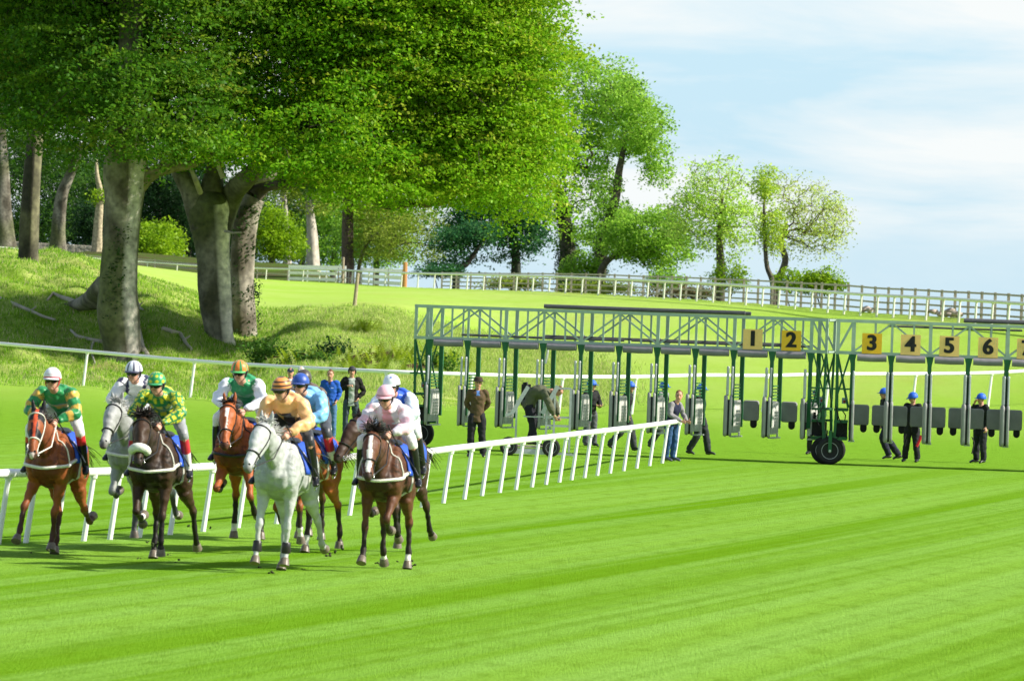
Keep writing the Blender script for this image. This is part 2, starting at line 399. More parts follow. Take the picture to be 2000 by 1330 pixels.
    g = mixc(math_('MULTIPLY', rng(band2, .40, .64), math_('MULTIPLY', nb, .60)), g, (.29, .51, .11))
    g = mixc(math_('MULTIPLY', rng(band3, .42, .70), math_('MULTIPLY', nb, .25)), g, (.08, .19, .005))
    g = mixc(math_('MULTIPLY', rng(fine, .35, .72), .55), g, (.075, .19, .006))
    g = mixc(math_('MULTIPLY', rng(speck, .52, .74), .5), g, (.30, .46, .04))
    g = mixc(math_('MULTIPLY', rng(mid, .45, .75), .45), g, (.10, .20, .006))
    # the hill behind is drier and yellower
    hill = rng(sp.outputs[1], 150, 260)
    hc = mixc(rng(noise(.06, sc=(1, .5, 1), detail=5), .35, .65), (.35, .53, .08), (.41, .54, .13))
    hc = mixc(math_('MULTIPLY', rng(noise(.9, sc=(1, .18, 1), detail=5, rough=.7), .42, .72), .4), hc, (.30, .46, .04))
    hc = mixc(math_('MULTIPLY', rng(noise(.25, sc=(.6, .12, 1), detail=4, loc=(3, 3, 0)), .55, .7), .35), hc, (.42, .40, .12))
    g = mixc(math_('MULTIPLY', hill, .85), g, hc)
    zn = N.new('ShaderNodeAttribute'); zn.attribute_name = 'Zone'; zs = N.new('ShaderNodeSeparateColor'); L.new(zn.outputs['Color'], zs.inputs[0])
    rc = mixc(rng(noise(.55, detail=5), .35, .65), (.20, .34, .03), (.38, .47, .12))
    rc = mixc(math_('MULTIPLY', rng(noise(.33, detail=3, loc=(9, 0, 0)), .55, .72), .6), rc, (.33, .27, .12))
    rc = mixc(math_('MULTIPLY', rng(noise(7, detail=4), .45, .7), .5), rc, (.08, .15, .01))
    g = mixc(rng(math_('ADD', zs.outputs[0], math_('MULTIPLY', math_('SUBTRACT', noise(1.2, detail=5), .5), .9)), .35, .65), g, rc)
    wc = mixc(rng(noise(.4, detail=5), .4, .6), (.085, .075, .04), (.07, .13, .02))
    g = mixc(zs.outputs[1], g, wc)
    dn = mixc(rng(noise(5, detail=5), .35, .65), (.022, .014, .009), (.10, .065, .035))
    g = mixc(rng(math_('ADD', zs.outputs[2], math_('MULTIPLY', math_('SUBTRACT', noise(2.6, detail=5), .5), 1.1)), .30, .48), g, dn)
    L.new(g, b.inputs['Base Color'])
    bp = N.new('ShaderNodeBump'); bp.inputs['Strength'].default_value = .9; bp.inputs['Distance'].default_value = .045
    L.new(math_('ADD', fine, math_('MULTIPLY', mid, .6)), bp.inputs['Height']); L.new(bp.outputs[0], b.inputs['Normal'])
    o = link_mesh('ground', me, m, smooth=True); tag(o, kind='structure')
build_ground()
wm, WN, WL, wb = nodes_of('sea_water')
wb.inputs['Base Color'].default_value = (.05, .12, .18, 1); wb.inputs['Roughness'].default_value = .25
_wn = WN.new('ShaderNodeTexNoise'); _wn.inputs['Scale'].default_value = .2; _wbp = WN.new('ShaderNodeBump'); _wbp.inputs['Distance'].default_value = .3
WL.new(_wn.outputs['Fac'], _wbp.inputs['Height']); WL.new(_wbp.outputs[0], wb.inputs['Normal'])
o = MB().add([(-9000, 640, -19), (9000, 640, -19), (14000, 20000, -19), (-14000, 20000, -19)], [(0, 1, 2, 3)]).build('sea', wm); tag(o, kind='structure')

# ------------------------------------------------------------------ grass blades
LEAF = mat('leaf', attr=True, rough=.5, var=.10, nscale=2.0, trans=.5, spec=.25)
GRASS = mat('grass_blade', attr=True, rough=.55, var=.12, nscale=1.5, trans=.45, spec=.1)
def blades(name, n, region, h, wdt, cols, seed, dens=None, lean=.35, label=None):
    """n blades at random ground points of a (pxmin, pxmax, Ymin, Ymax) region, kept where dens(X,Y,Z) says"""
    rg = np.random.default_rng(seed); a, b, y0, y1 = region
    # even in the ground's own area near the camera, thinner far away
    px = rg.uniform(a, b, n); Y = y0*(y1/y0)**rg.uniform(0, 1, n); X = (px-1000)/FPX*Y; Z = terrain(X, Y)
    if dens is not None:
        k = rg.uniform(0, 1, n) < dens(X, Y, Z); X, Y, Z = X[k], Y[k], Z[k]
    n = len(X); tuft = np.array([0.5+0.5*math.sin(x*1.9+math.sin(y*1.3)*2)*math.sin(y*1.1+x*.4) for x, y in zip(X[:: max(1, n//1)], Y)])
    hh = h*rg.uniform(.45, 1.15, n)*(.45+1.15*tuft); az = rg.uniform(0, 2*math.pi, n); ww = wdt*rg.uniform(.6, 1.4, n)*np.maximum(1, Y/230)
    ax, ay = np.cos(az), np.sin(az); lx, ly = rg.normal(0, lean, n)*hh, rg.normal(0, lean, n)*hh
    base = np.stack([X, Y, Z-.02], 1); d = np.stack([ax*ww, ay*ww, 0*ww], 1)
    tip = base+np.stack([lx, ly, hh], 1); V = np.stack([base-d, base+d, tip], 1).reshape(-1, 3)
    ci = rg.choice(len(cols), n, p=[c[1] for c in cols]); cc = np.array([c[0] for c in cols])[ci]*rg.uniform(.75, 1.25, (n, 1)); pq, _ = proj(X, Y, Z)
    k = (sstep(480, 680, pq)*.5*rg.uniform(.3, 1.3, n))[:, None]; cc = cc*(1-k)+np.array((.52,.56,.20))*k
    me = np_mesh(name, V, 3, np.repeat(cc, 3, 0)); o = link_mesh(name, me, GRASS); tag(o, label, 'grass', kind='stuff'); return o
gc_bank = [((.10,.26,.012),.22),((.19,.40,.015),.24),((.30,.50,.04),.24),((.44,.56,.14),.16),((.55,.50,.28),.14)]
def in_dirt(X, Y, Z):
    px, py = proj(X, Y, Z)
    d1 = np.exp(-(((px-720)/75)**2+((py-700+(px-720)*.12)/14)**2)*1.5)+0.8*np.exp(-(((px-830)/60)**2+((py-715)/9)**2)*1.5)+.9*np.exp(-(((px-530)/35)**2+((py-690)/16)**2)*1.5)
    return rough_w(X, Y, Z)*np.clip(1-2.2*d1, 0.02, 1)
blades('long_grass', 230000, (-250, 1300, 203, 300), .30, .016, gc_bank, 3, in_dirt, label='long rough grass over the bank and the slope behind the back rail')
# longer seed-headed grass along the foot of the back rail
def at_rail(X, Y, Z):
    px, py = proj(X, Y, Z); d = np.abs(Y-backY(px)-5)/5; return np.exp(-d*d)*(1-sstep(700, 950, px))
blades('rail_grass', 60000, (-250, 1000, 196, 225), .33, .013, gc_bank, 4, at_rail, label='taller grass growing along the foot of the back rail')
# mown turf near the camera: short blades that give the lawn its nap
def lawn(X, Y, Z): return (50/np.maximum(Y, 50))**0.6
gc_lawn = [((.12,.27,.008),.45),((.20,.38,.02),.35),((.30,.48,.05),.20)]

# ------------------------------------------------------------------ rails and fences
WHITE = mat('white_plastic', (.80,.81,.80), rough=.35, var=.05, nscale=6, bump=.15, bscale=9)
OLDWHITE = mat('weathered_white_rail', (.72,.73,.62), rough=.5, var=.10, nscale=3)
WOODG = mat('weathered_wood', (.38,.34,.27), rough=.85, var=.3, nscale=9, bump=.5, bscale=30)
WOODL = mat('pale_stake_wood', (.36,.30,.2), rough=.85, var=.25, nscale=9, bump=.5, bscale=30)
BOARDW = mat('white_board', (.80,.80,.76), rough=.6, var=.12, nscale=4)
def rail_line(name, label, pts, height, rad, posts, m, lean=(0, 0), prad=.03, pname='post', joint=True):
    """a tube rail through 3-D points, each post a part of its own"""
    e = empty(name, pts[0], 0, label, 'rail')
    o0 = Vector(pts[0]); top = [Vector(p)+Vector((0, 0, height)) for p in pts]
    mb = MB(); sm = [Vector(q[:3]) for q in catmull([list(t) for t in top], 4)]
    mb.tube([p-o0 for p in sm], rad, 10); mb.build('rail_tube', m, e, smooth=True)
    if joint:
        for i in range(2, len(posts), 4):
            p = Vector(posts[i])+Vector((0, 0, height)); q = min(range(len(sm)), key=lambda k: (sm[k]-p).length); q = min(max(q, 1), len(sm)-2)
            t = (sm[q+1]-sm[q-1]).normalized(); MB().tube([sm[q]-o0-t*.11, sm[q]-o0+t*.11], rad*1.10, 10).build('rail_joint', m, e, smooth=True)
    for p in posts:
        p = Vector(p); b = p+Vector((lean[0], lean[1], -.05)); t = p+Vector((0, 0, height-rad*.6)); k = MB()
        k.tube([b-o0, b+(t-b)*.5-o0, t-o0], [prad*1.06, prad*1.0, prad*.92], 8)
        k.tube([t-(t-b).normalized()*.05-o0, t-o0], [prad*1.35, prad*1.5], 8); k.build(pname, m, e, smooth=True)
    return e
def gnd(px, Y): x = (px-1000)/FPX*Y; return (x, Y, gz(x, Y))
# front running rail: base points measured in the photograph, all on the flat turf
fr = [(-150,1075),(-88,1070),(-15,1062),(46,1058),(124,1056),(183,1062),(247,1055),(307,1050),(364,1042),(420,1034),(478,1026),(545,1022),(612,1018),(680,1014),(760,1000),(851,988),(884,982),(921,975),(950,968),(984,960),(1015,955),(1048,950),(1076,946),(1103,942.5),(1126,938.5),(1152,934),(1177,929.5),(1202,925),(1228,919),(1252,914),(1276,909),(1301,904.5),(1326,900)]
frp = []
for px, py in fr:
    yp = py-.0349*(px-1000); s = (yp-625)/3.16; s2 = s
    frp.append(Vector(((px+.10*s-1000)/s2, FPX/s2, 0)))
# a smooth bend through the measured posts
ys = np.array([p.y for p in frp]); xs = np.array([p.x for p in frp]); pf = np.polyfit(ys, xs, 4)
order = np.arange(len(frp)); ysm = np.polyval(np.polyfit(order, ys, 6), order)
frp = [Vector((x*.5+.5*float(np.polyval(pf, y)), y, 0)) for x, y in zip(xs, ysm)]
rail_line('running_rail', 'white plastic running rail nearest the camera, curving past the horses and ending at the stalls', frp, .93, .058, frp, WHITE, lean=(-.11, -.05), prad=.036)
bp_, bposts = [], []
for px, s in _rb: bp_.append(Vector(((px-1000)/s, FPX/s, gz((px-1000)/s, FPX/s))))
bposts = bp_[1:]
rail_line('back_running_rail', 'white running rail behind the stalls and spectators, at the foot of the hill', bp_, 1.29, .072, bposts, WHITE, lean=(-.12, 0), prad=.05)
# far rail
fx = np.array([a for a, b, c in _rail_far]); far_pts = [Vector(gnd(1000+W(a,b,c).x/W(a,b,c).y*FPX, FPX/c)) for a, b, c in _rail_far]
def far_at(px, k=1.0, off=0):
    q = float(np.interp(px, fx, [c for a, b, c in _rail_far])); Y = FPX/q*k+off
    uu = px+float(np.interp(px, [0, 2000], [-3.4, 2.5])); return Vector(gnd(uu, Y))
posts_far = [far_at(p) for p in list(range(-120, 560, 58))+list(range(590, 2120, 32))]
line_far = [far_at(p) for p in range(-150, 2150, 90)]
rail_line('far_running_rail', 'cream running rail running along the crest of the hill below the trees', line_far, 1.15, .085, posts_far, OLDWHITE, lean=(-.05, 0), prad=.06, joint=False)
# brown post and rail fence behind it
e = empty('post_and_rail_fence', far_at(900, 1, 14), 0, 'brown wooden post-and-rail fence behind the cream rail along the crest', 'fence')
o0 = Vector(e.location); hs = lambda px: float(np.interp(px, [860, 1100, 1640, 2000], [1.3, 1.42, 1.5, 1.35]))
fpx = list(range(860, 1600, 28))+list(range(1600, 2120, 26)); fpp = [(far_at(p, 1.0, 9.0+(p > 1500)*0), hs(p)) for p in fpx]
rl = MB()
for (a, ha), (b, hb) in zip(fpp[:-1], fpp[1:]):
    for q in (.97, .70, .45, .2): rl.bar(a-o0+Vector((0, -.09, ha*q)), b-o0+Vector((0, -.09, hb*q)), .05, .10)
rl.build('fence_rail', WOODG, e)
for a, ha in fpp: MB().box(a-o0+Vector((0, 0, ha/2)), (.14, .12, ha+.1)).build('fence_post', WOODG, e)
# white boarded barrier left of it, with darker section
def board_fence(name, label, pxs, kk, h, mboard, mpost, levels, bh=.17):
    P = [far_at(p, 1, kk) for p in pxs]; e = empty(name, P[0], 0, label, 'fence'); o = P[0]; k = MB()
    for a, b in zip(P[:-1], P[1:]):
        for q in levels: k.bar(a-o+Vector((0, -.1, h*q)), b-o+Vector((0, -.1, h*q)), .04, bh)
    k.build('board', mboard, e)
    for a in P: MB().box(a-o+Vector((0, 0, h/2)), (.13, .13, h)).build('fence_post', mpost, e)
board_fence('white_board_fence', 'white three-board fence behind the cream rail, left of the dark gate section', (562, 598, 635, 672), 7, 1.55, BOARDW, BOARDW, (.9, .52, .16), .30)
board_fence('brown_gate_section', 'brown picketed gate section in the white board fence beneath the dark straight trunk', (658, 668, 678, 688, 700), 5.2, 1.3, WOODG, WOODG, (.85, .35), .1)
board_fence('white_board_barrier', 'white boarded barrier at the right of the gate section, under the yellow-green tree', (703, 728, 756, 784), 8, 1.5, BOARDW, WOODG, (.88, .52, .2), .30)
board_fence('grey_rail_fence', 'low grey rail fence far left at the wood edge, behind the big beech trunks', (100, 200, 300, 400, 500, 560), 12, 1.2, WOODG, WOODG, (.9, .5), .12)
def stake(px, py, s, h, r, label, m=WOODL, lean=(0, 0)):
    p = W(px, py, s); p.z = gz(p.x, p.y); e = empty('wooden_stake', p, 0, label, 'stake')
    k = MB(); k.tube([(0, 0, -.1), (lean[0]*.5+.01, 0, h*.5), (lean[0], lean[1], h)], [r, r*.95, r*.9], 8); k.build('shaft', m, e, smooth=True)
    k = MB(); k.tube([(lean[0], lean[1], h-.002), (lean[0], lean[1], h+.02)], [r*.9, r*.6], 8); k.build('cut_top', m, e); return e
g_ = G(692, 598, 230); stake(692, 598, FPX/g_.y, 63/(FPX/g_.y), .10, 'leaning grey wooden stake standing alone on the rough slope', lean=(.12, 0))
g_ = far_at(669, 1, 3); stake(669, 0+proj(g_.x, g_.y, g_.z)[1], FPX/g_.y, 2.3, .12, 'grey stake at the gate section beside the dark trunk')
g_ = far_at(790, 1, 6.5); stake(790, proj(g_.x, g_.y, g_.z)[1], FPX/g_.y, 2.0, .19, 'orange-brown fresh wooden stake at the end of the white barrier', mat('fresh_wood', (.5,.24,.08), rough=.8, var=.2))
# low stone wall at the far left
e = empty('stone_wall', gnd(80, 690), 0, 'low mossy stone wall at the far left behind the grey trunks', 'wall'); o0 = Vector(e.location)
STONE = mat('old_stone', (.33,.30,.24), rough=.9, var=.35, nscale=2.5, bump=1, bscale=3)
wl = MB(); rnd = random.Random(5); prev = None
for i in range(46):
    px = -60+i*5.6; b = Vector(gnd(px, 690)); 
    for lvl in range(3):
        wl.box(b-o0+Vector((rnd.uniform(-.05, .05), rnd.uniform(-.04, .04), .25+.46*lvl)), (.42, .5, .46), Matrix.Rotation(rnd.uniform(-.06, .06), 3, 'Y'), bev=.08)
wl.build('stone_courses', STONE, e, smooth=True)

# ------------------------------------------------------------------ trees
BARK_G = mat('grey_bark', attr=True, rough=.85, var=.5, nscale=4.0, bump=1, bscale=7)
BARK_T = mat('twig_bark', (.10,.075,.045), rough=.9, var=.3, nscale=6)
BARK_D = mat('dark_bark', (.055,.045,.03), rough=.9, var=.35, nscale=4, bump=.8, bscale=12)
BARK_P = mat('pale_bark', (.42,.38,.31), rough=.85, var=.35, nscale=1.6, bump=.6, bscale=6)
def trunk_mesh(name, parent, o0, path, colf, m, flare=0.0, lobes=5, n=44, sub=10, seed=0, rough=.06):
    """path: (Vector, radius); lobed flare at the foot, lumpy bark"""
    P = catmull([[*p, r] for p, r in path], sub); vs = []; cs = []; k = len(P)
    for i, p in enumerate(P):
        t = i/(k-1); c = Vector(p[:3]); r = p[3]; fl = flare*max(0, 1-t*5.0)**2
        ax = (Vector(P[min(i+1, k-1)][:3])-Vector(P[max(i-1, 0)][:3])).normalized()
        x = Vector((1, 0, 0)); x = (x-ax*x.dot(ax)).normalized(); y = ax.cross(x)
        for j in range(n):
            a = 2*math.pi*j/n; lob = .5+.5*math.cos(lobes*a+seed+math.sin(a*2+seed))
            q = mnoise.noise(Vector((math.cos(a)*1.4+seed, math.sin(a)*1.4, t*5)))*rough*1.6+mnoise.noise(Vector((math.cos(a)*5+seed, math.sin(a)*5, t*16)))*rough*.5
            rr = r*(1+fl*(.35+lob*.9)+.08*math.cos(3*a+seed+t*2)+q)
            v = c+x*math.cos(a)*rr+y*math.sin(a)*rr-o0; vs.append(v); cs.append(colf(t, math.degrees(a) % 360, v))
    fs = [(i*n+j, i*n+(j+1)%n, (i+1)*n+(j+1)%n, (i+1)*n+j) for i in range(k-1) for j in range(n)]
    fs.append(tuple((k-1)*n+j for j in range(n)))
    me = bpy.data.meshes.new(name); me.from_pydata(vs, [], fs)
    a_ = me.color_attributes.new('Col', 'FLOAT_COLOR', 'POINT'); c4 = np.ones((len(vs), 4), np.float32); c4[:, :3] = cs; a_.data.foreach_set('color', c4.ravel())
    return link_mesh(name, me, m, parent, smooth=True)
def branch_net(name, parent, o0, trunk, targets, m, rtip=.02, rmax=.4, seed=0, power=2.4, wig=.12, start=.35, sides=5, rise=.25, steps=3):
    """limbs that grow from the trunk to every target, nearest first; thickness adds up towards the trunk"""
    rd = random.Random(seed); nodes = [Vector(p) for p, r in trunk]; par = list(range(-1, len(nodes)-1)); nt_ = len(nodes)
    ok0 = int(nt_*start); top = nodes[-1]
    for T in sorted(targets, key=lambda q: (q-top).length):
        arr = np.array([tuple(v) for v in nodes[ok0:]]); d = np.linalg.norm(arr-np.array(tuple(T)), axis=1)
        d = d+np.maximum(0, arr[:, 2]-T.z)*.9
        b = ok0+int(np.argmin(d)); A = nodes[b]; L_ = (T-A).length
        if L_ < .15: continue
        last = b; st = max(2, min(steps, int(L_/.5)+1))
        for k in range(1, st+1):
            f = k/st; p = A.lerp(T, f)+Vector((rd.gauss(0, wig), rd.gauss(0, wig), rd.gauss(0, wig)))*L_*.35*(1-abs(2*f-1)) + Vector((0, 0, math.sin(f*math.pi)*L_*rise*.3))
            nodes.append(p); par.append(last); last = len(nodes)-1
    w_ = [0.0]*len(nodes); has = [False]*len(nodes)
    for i in range(len(nodes)-1, -1, -1):
        if not has[i]: w_[i] += rtip**power
        if par[i] >= 0: w_[par[i]] += w_[i]; has[par[i]] = True
    rad = [min(rmax, x**(1/power)) for x in w_]
    mb = MB()
    for i in range(ok0, nt_-1):
        if 0 < (nodes[i+1]-nodes[i]).length < 3.2: mb.tube([nodes[i]-o0, nodes[i+1]-o0], .03, 4)
    for i in range(nt_, len(nodes)):
        a = nodes[par[i]]-o0; b = nodes[i]-o0; r0 = min(rad[par[i]], rad[i]*1.35) if par[i] >= nt_ else rad[i]*1.25
        t = (b-a)
        if t.length < 1e-4: continue
        mb.tube([a-t*.04, b+t*.02], [r0, rad[i]], sides, caps=False)
    return mb.build(name, m, parent, smooth=True), nodes[nt_:]
def foliage(name, parent, o0, centers, per, spread, flat, size, cols, seed, m=None, droop=.25, chunk=1.0):
    rg = np.random.default_rng(seed); Cn = np.array([tuple(c) for c in centers]); nC = len(Cn)
    # each cluster is a tilted, flattened spray of leaves
    k = rg.poisson(per, nC)+3; idx = np.repeat(np.arange(nC), k); n = len(idx)
    sc = rg.uniform(.65, 1.35, nC)[idx]
    loc = rg.normal(0, 1, (n, 3)); loc /= np.maximum(1, np.linalg.norm(loc, axis=1, keepdims=True)/1.6)
    loc[:, 0:2] *= (spread*sc)[:, None]; loc[:, 2] *= spread*flat*sc
    tilt = rg.normal(0, .28, (nC, 2))[idx]; loc[:, 2] += loc[:, 0]*tilt[:, 0]+loc[:, 1]*tilt[:, 1]-droop*(loc[:, 0]**2+loc[:, 1]**2)/max(spread, .1)*.5
    pos = Cn[idx]+loc-np.array(tuple(o0))
    az = rg.uniform(0, 2*np.pi, n); el = rg.normal(-.25, .55, n)
    d = np.stack([np.cos(az)*np.cos(el), np.sin(az)*np.cos(el), np.sin(el)], 1)
    nrm = np.stack([rg.normal(0, .55, n), rg.normal(0, .55, n), np.ones(n)], 1); nrm /= np.linalg.norm(nrm, axis=1, keepdims=True)
    sd_ = np.cross(d, nrm); sd_ /= np.maximum(.05, np.linalg.norm(sd_, axis=1, keepdims=True))
    sz = size*rg.uniform(.6, 1.4, n)[:, None]
    V = np.stack([pos-d*sz*.5, pos+sd_*sz*.34+d*sz*.05, pos+d*sz*.55, pos-sd_*sz*.34+d*sz*.05], 1).reshape(-1, 3)
    ci = rg.choice(len(cols), nC, p=[c[1] for c in cols]); base = np.array([c[0] for c in cols])[ci][idx]
    ci2 = rg.choice(len(cols), n, p=[c[1] for c in cols]); base = base*.6+np.array([c[0] for c in cols])[ci2]*.4
    base = base*rg.uniform(.72, 1.28, (n, 1))
    return link_mesh(name, np_mesh(name, V, 4, np.repeat(base, 4, 0)), m or LEAF, parent)
def blob_pts(blobs, n, seed, shell=.55, lumpy=.34):
    """points in a union of ellipsoids given as (px, py, s, rx px, ry px, rdepth m); mostly near the outer skin"""
    rg = random.Random(seed); out = []; B = []
    for px, py, s, rx, ry, rd in blobs: c = W(px, py, s); B.append((c, rx/s, rd, ry/s))
    vol = [b[1]*b[2]*b[3] for b in B]; tot = sum(vol)
    while len(out) < n:
        x = rg.uniform(0, tot); i = 0
        while x > vol[i] and i < len(B)-1: x -= vol[i]; i += 1
        c, a, b, h = B[i]; v = Vector((rg.gauss(0, 1), rg.gauss(0, 1), rg.gauss(0, 1))).normalized()
        r = 1-(1-shell)*rg.random()**1.3
        lump = 1+lumpy*mnoise.noise(v*2.9+Vector((i*3.1+seed, 0, 0)))
        p = Vector((c.x+v.x*a*r*lump, c.y+v.y*b*r*lump, c.z+v.z*h*r*lump)); inside = False
        for j, (c2, a2, b2, h2) in enumerate(B):
            if j != i and ((p.x-c2.x)/a2)**2+((p.y-c2.y)/b2)**2+((p.z-c2.z)/h2)**2 < (shell*.9)**2: inside = True; break
        if not inside: out.append(p)
    return out
def ivy(parent, o0, path, seed, n, size=.16, cols=None, below=1.0):
    rg = random.Random(seed); P = catmull([[*p, r] for p, r in path], 8); P = P[:max(2, int(len(P)*below))]; cs = []
    for k in range(n):
        i = rg.randrange(len(P)-1); f = rg.random(); p = [P[i][j]*(1-f)+P[i+1][j]*f for j in range(4)]; a = rg.uniform(0, 2*math.pi); r = p[3]*(1.05+rg.random()*.15)
        cs.append(Vector((p[0]+math.cos(a)*r, p[1]+math.sin(a)*r, p[2])))
    return foliage('ivy', parent, o0, cs, 9, size*1.6, 1.0, size, cols or [((.025,.065,.012),.7),((.05,.12,.02),.3)], seed)
def plain(col): return lambda t, a, p: col
G_BEECH = [((0.101,0.284,0.008),.42),((0.176,0.392,0.011),.34),((0.284,0.459,0.016),.18),((0.405,0.405,0.027),.06)]
G_BEECH_SHADED = [((0.056,0.169,0.010),.45),((0.100,0.237,0.013),.34),((0.175,0.300,0.018),.17),((0.250,0.275,0.025),.04)]  # darker copy of the beech greens: shade of the left crowns put into leaf colour
GRP = 'trees along the course'
def tree(label, base, trunk, blobs, ntar, nleafc, per, spread, size, cols, seed, bark=None, flare=.5, barkcol=(.2,.18,.14), flat=.4, rtip=.02, shell=.55, rmax=.35, ivyn=0, start=.4, rise=.25, name='tree', droop=.25, wig=.12, extra=None, steps=3, ivyb=1.0, limbm=None, group=None):
    o0 = Vector(base); e = empty(name, base, 0, label, 'tree', group)
    trunk_mesh('trunk', e, o0, trunk, barkcol if callable(barkcol) else plain(barkcol), bark or BARK_G, flare=flare, seed=seed)
    tg = blob_pts(blobs, ntar, seed, .35)
    limbs, nodes = branch_net('limbs', e, o0, trunk, tg, limbm or BARK_D, rtip=rtip, rmax=rmax, seed=seed, start=start, rise=rise, wig=wig, steps=steps)
    if nleafc: 
        cs = blob_pts(blobs, nleafc, seed+1, shell)+[t for t in tg]
        if extra: cs += blob_pts(extra, int(nleafc*.15), seed+2, .2)
        foliage('crown', e, o0, cs, per, spread, flat, size, cols, seed, droop=droop)
    if ivyn: ivy(e, o0, trunk, seed, ivyn, below=ivyb)
    return e
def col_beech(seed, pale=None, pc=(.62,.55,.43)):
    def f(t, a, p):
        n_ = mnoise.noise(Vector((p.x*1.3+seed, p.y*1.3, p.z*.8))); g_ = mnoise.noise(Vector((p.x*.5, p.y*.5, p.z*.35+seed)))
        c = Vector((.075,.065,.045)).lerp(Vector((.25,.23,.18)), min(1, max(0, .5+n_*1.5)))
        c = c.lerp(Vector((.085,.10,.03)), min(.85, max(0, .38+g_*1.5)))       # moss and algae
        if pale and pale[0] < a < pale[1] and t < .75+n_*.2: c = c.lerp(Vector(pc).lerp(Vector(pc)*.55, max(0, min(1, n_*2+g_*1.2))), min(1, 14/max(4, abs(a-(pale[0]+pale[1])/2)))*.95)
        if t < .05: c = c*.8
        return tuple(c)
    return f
def Pt(px, py, s): return W(px, py, s)
# --- T1, the great beech on the bank: foot, trunk, roots
def path(pts): return [(Pt(x, y, s), r) for x, y, s, r in pts]
S1 = 46.0
t1 = path([(242,760,S1,1.0),(240,702,S1,.74),(235,660,S1,.82),(228,610,S1,.92),(228,560,S1,.84),(233,480,S1,.78),(239,400,S1,.80),(241,335,S1,.92),(245,270,S1,.75),(250,180,S1,.6),(255,60,S1,.5),(262,-60,S1,.35)])
b1 = Pt(234,690,S1)
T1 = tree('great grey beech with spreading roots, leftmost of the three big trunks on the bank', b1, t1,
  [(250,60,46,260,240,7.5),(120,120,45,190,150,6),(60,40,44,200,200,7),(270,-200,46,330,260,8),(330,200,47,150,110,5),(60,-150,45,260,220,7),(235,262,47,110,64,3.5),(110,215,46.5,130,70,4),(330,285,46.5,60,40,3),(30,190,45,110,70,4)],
  170, 2300, 78, .75, .18, G_BEECH_SHADED, 11, bark=BARK_G, barkcol=col_beech(1.0, (292, 345), (.50,.47,.40)), flare=.36, rmax=.42, start=.5, flat=.13)
trunk_mesh('limb', T1, b1, path([(262,372,S1,.42),(292,342,S1,.30),(330,328,S1,.24),(372,322,S1,.18),(420,300,S1,.12)]), plain((.16,.15,.07)), BARK_G, n=16, sub=5)
ivy(T1, b1, [(Pt(226,620,S1)+Vector((0,-.75,0)),.12),(Pt(228,560,S1)+Vector((0,-.78,0)),.16),(Pt(232,500,S1)+Vector((0,-.74,0)),.14),(Pt(240,450,S1)+Vector((0,-.72,0)),.1)], 5, 60, .13)
trunk_mesh('root', T1, b1, path([(96,604,43.6,.05),(126,600,43.8,.16),(155,594,44,.30),(184,582,44.8,.48),(210,562,45.6,.62),(230,545,46,.5)]), col_beech(1.0), BARK_G, n=20, sub=6, seed=8)
k = MB()
def root(mb, pts, r0, r1): mb.tube([Vector(q)-b1 for q in pts], [r0+(r1-r0)*i/(len(pts)-1) for i in range(len(pts))], 8)
def gp(px, py, lift=.05):
    g_ = G(px, py, 205); return g_+Vector((0, 0, lift))
for pts, r0, r1 in (([(150,596),(135,588),(120,584),(104,578),(92,590)],.14,.05),([(258,630),(268,662),(276,684),(290,700)],.30,.08),([(236,640),(238,670),(241,704)],.42,.22),
     ([(230,640),(216,674),(208,700)],.26,.07),([(246,640),(257,676),(264,706)],.34,.14),([(222,648),(200,672),(180,668),(150,660),(138,650)],.13,.05),([(182,670),(178,690),(186,712)],.07,.03),([(270,600),(262,580),(276,606)],.1,.04)):
    root(k, [gp(x, y, r0*.35) for x, y in pts], r0, r1)
k.build('roots', BARK_P, T1, smooth=True)
# --- T2 pale split trunk, T3 dark ivy trunk
S2 = 44.5
t2 = path([(433,715,S2,.72),(430,662,S2,.60),(426,620,S2,.66),(421,560,S2,.72),(418,500,S2,.72),(415,450,S2,.84),(412,408,S2,.98),(411,390,S2,.86),(410,376,S2,.55),(410,366,S2,.15)])
b2 = Pt(424,645,S2)
T2 = empty('beech_tree', b2, 0, 'low-forking beech with a pale bare strip, middle of the three big trunks', 'tree')
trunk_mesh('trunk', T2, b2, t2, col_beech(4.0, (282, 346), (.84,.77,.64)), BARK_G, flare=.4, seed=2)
lim2 = [path([(404,440,S2,.74),(376,375,S2,.50),(352,332,S2,.38),(335,270,S2,.28),(320,200,S2,.2)]), path([(412,420,S2,.7),(416,360,S2,.48),(422,320,S2,.36),(430,250,S2,.3),(440,100,S2,.2)]),
        path([(424,445,S2,.72),(456,378,S2,.50),(492,340,S2+.5,.38),(540,300,S2+.8,.28),(620,220,S2+1,.2)]), path([(430,410,S2,.35),(470,360,S2-.5,.26),(530,345,S2-1,.2),(600,330,S2-1,.14)])]
for q in lim2: trunk_mesh('limb', T2, b2, q, col_beech(2.5), BARK_G, flare=0, seed=3, n=18, sub=6)
k = MB(); k.tube([Pt(391,376,S2+.8)-b2, Pt(382,352,S2+1)-b2, Pt(372,328,S2+1)-b2], [.13,.12,.07], 8); k.build('dead_branch', BARK_P, T2, smooth=True); k = MB(); k.tube([Pt(436,348,S2+1)-b2,Pt(428,330,S2+1)-b2,Pt(424,305,S2+1)-b2],[.12,.09,.04],8); k.build('dead_branch', BARK_P, T2, smooth=True); k = MB()
k.tube([Pt(440,452,S2+.6)-b2, Pt(455,455,S2+1)-b2, Pt(471,454,S2+1.2)-b2], [.07,.05,.03], 6); k.build('dead_branch', BARK_P, T2, smooth=True)
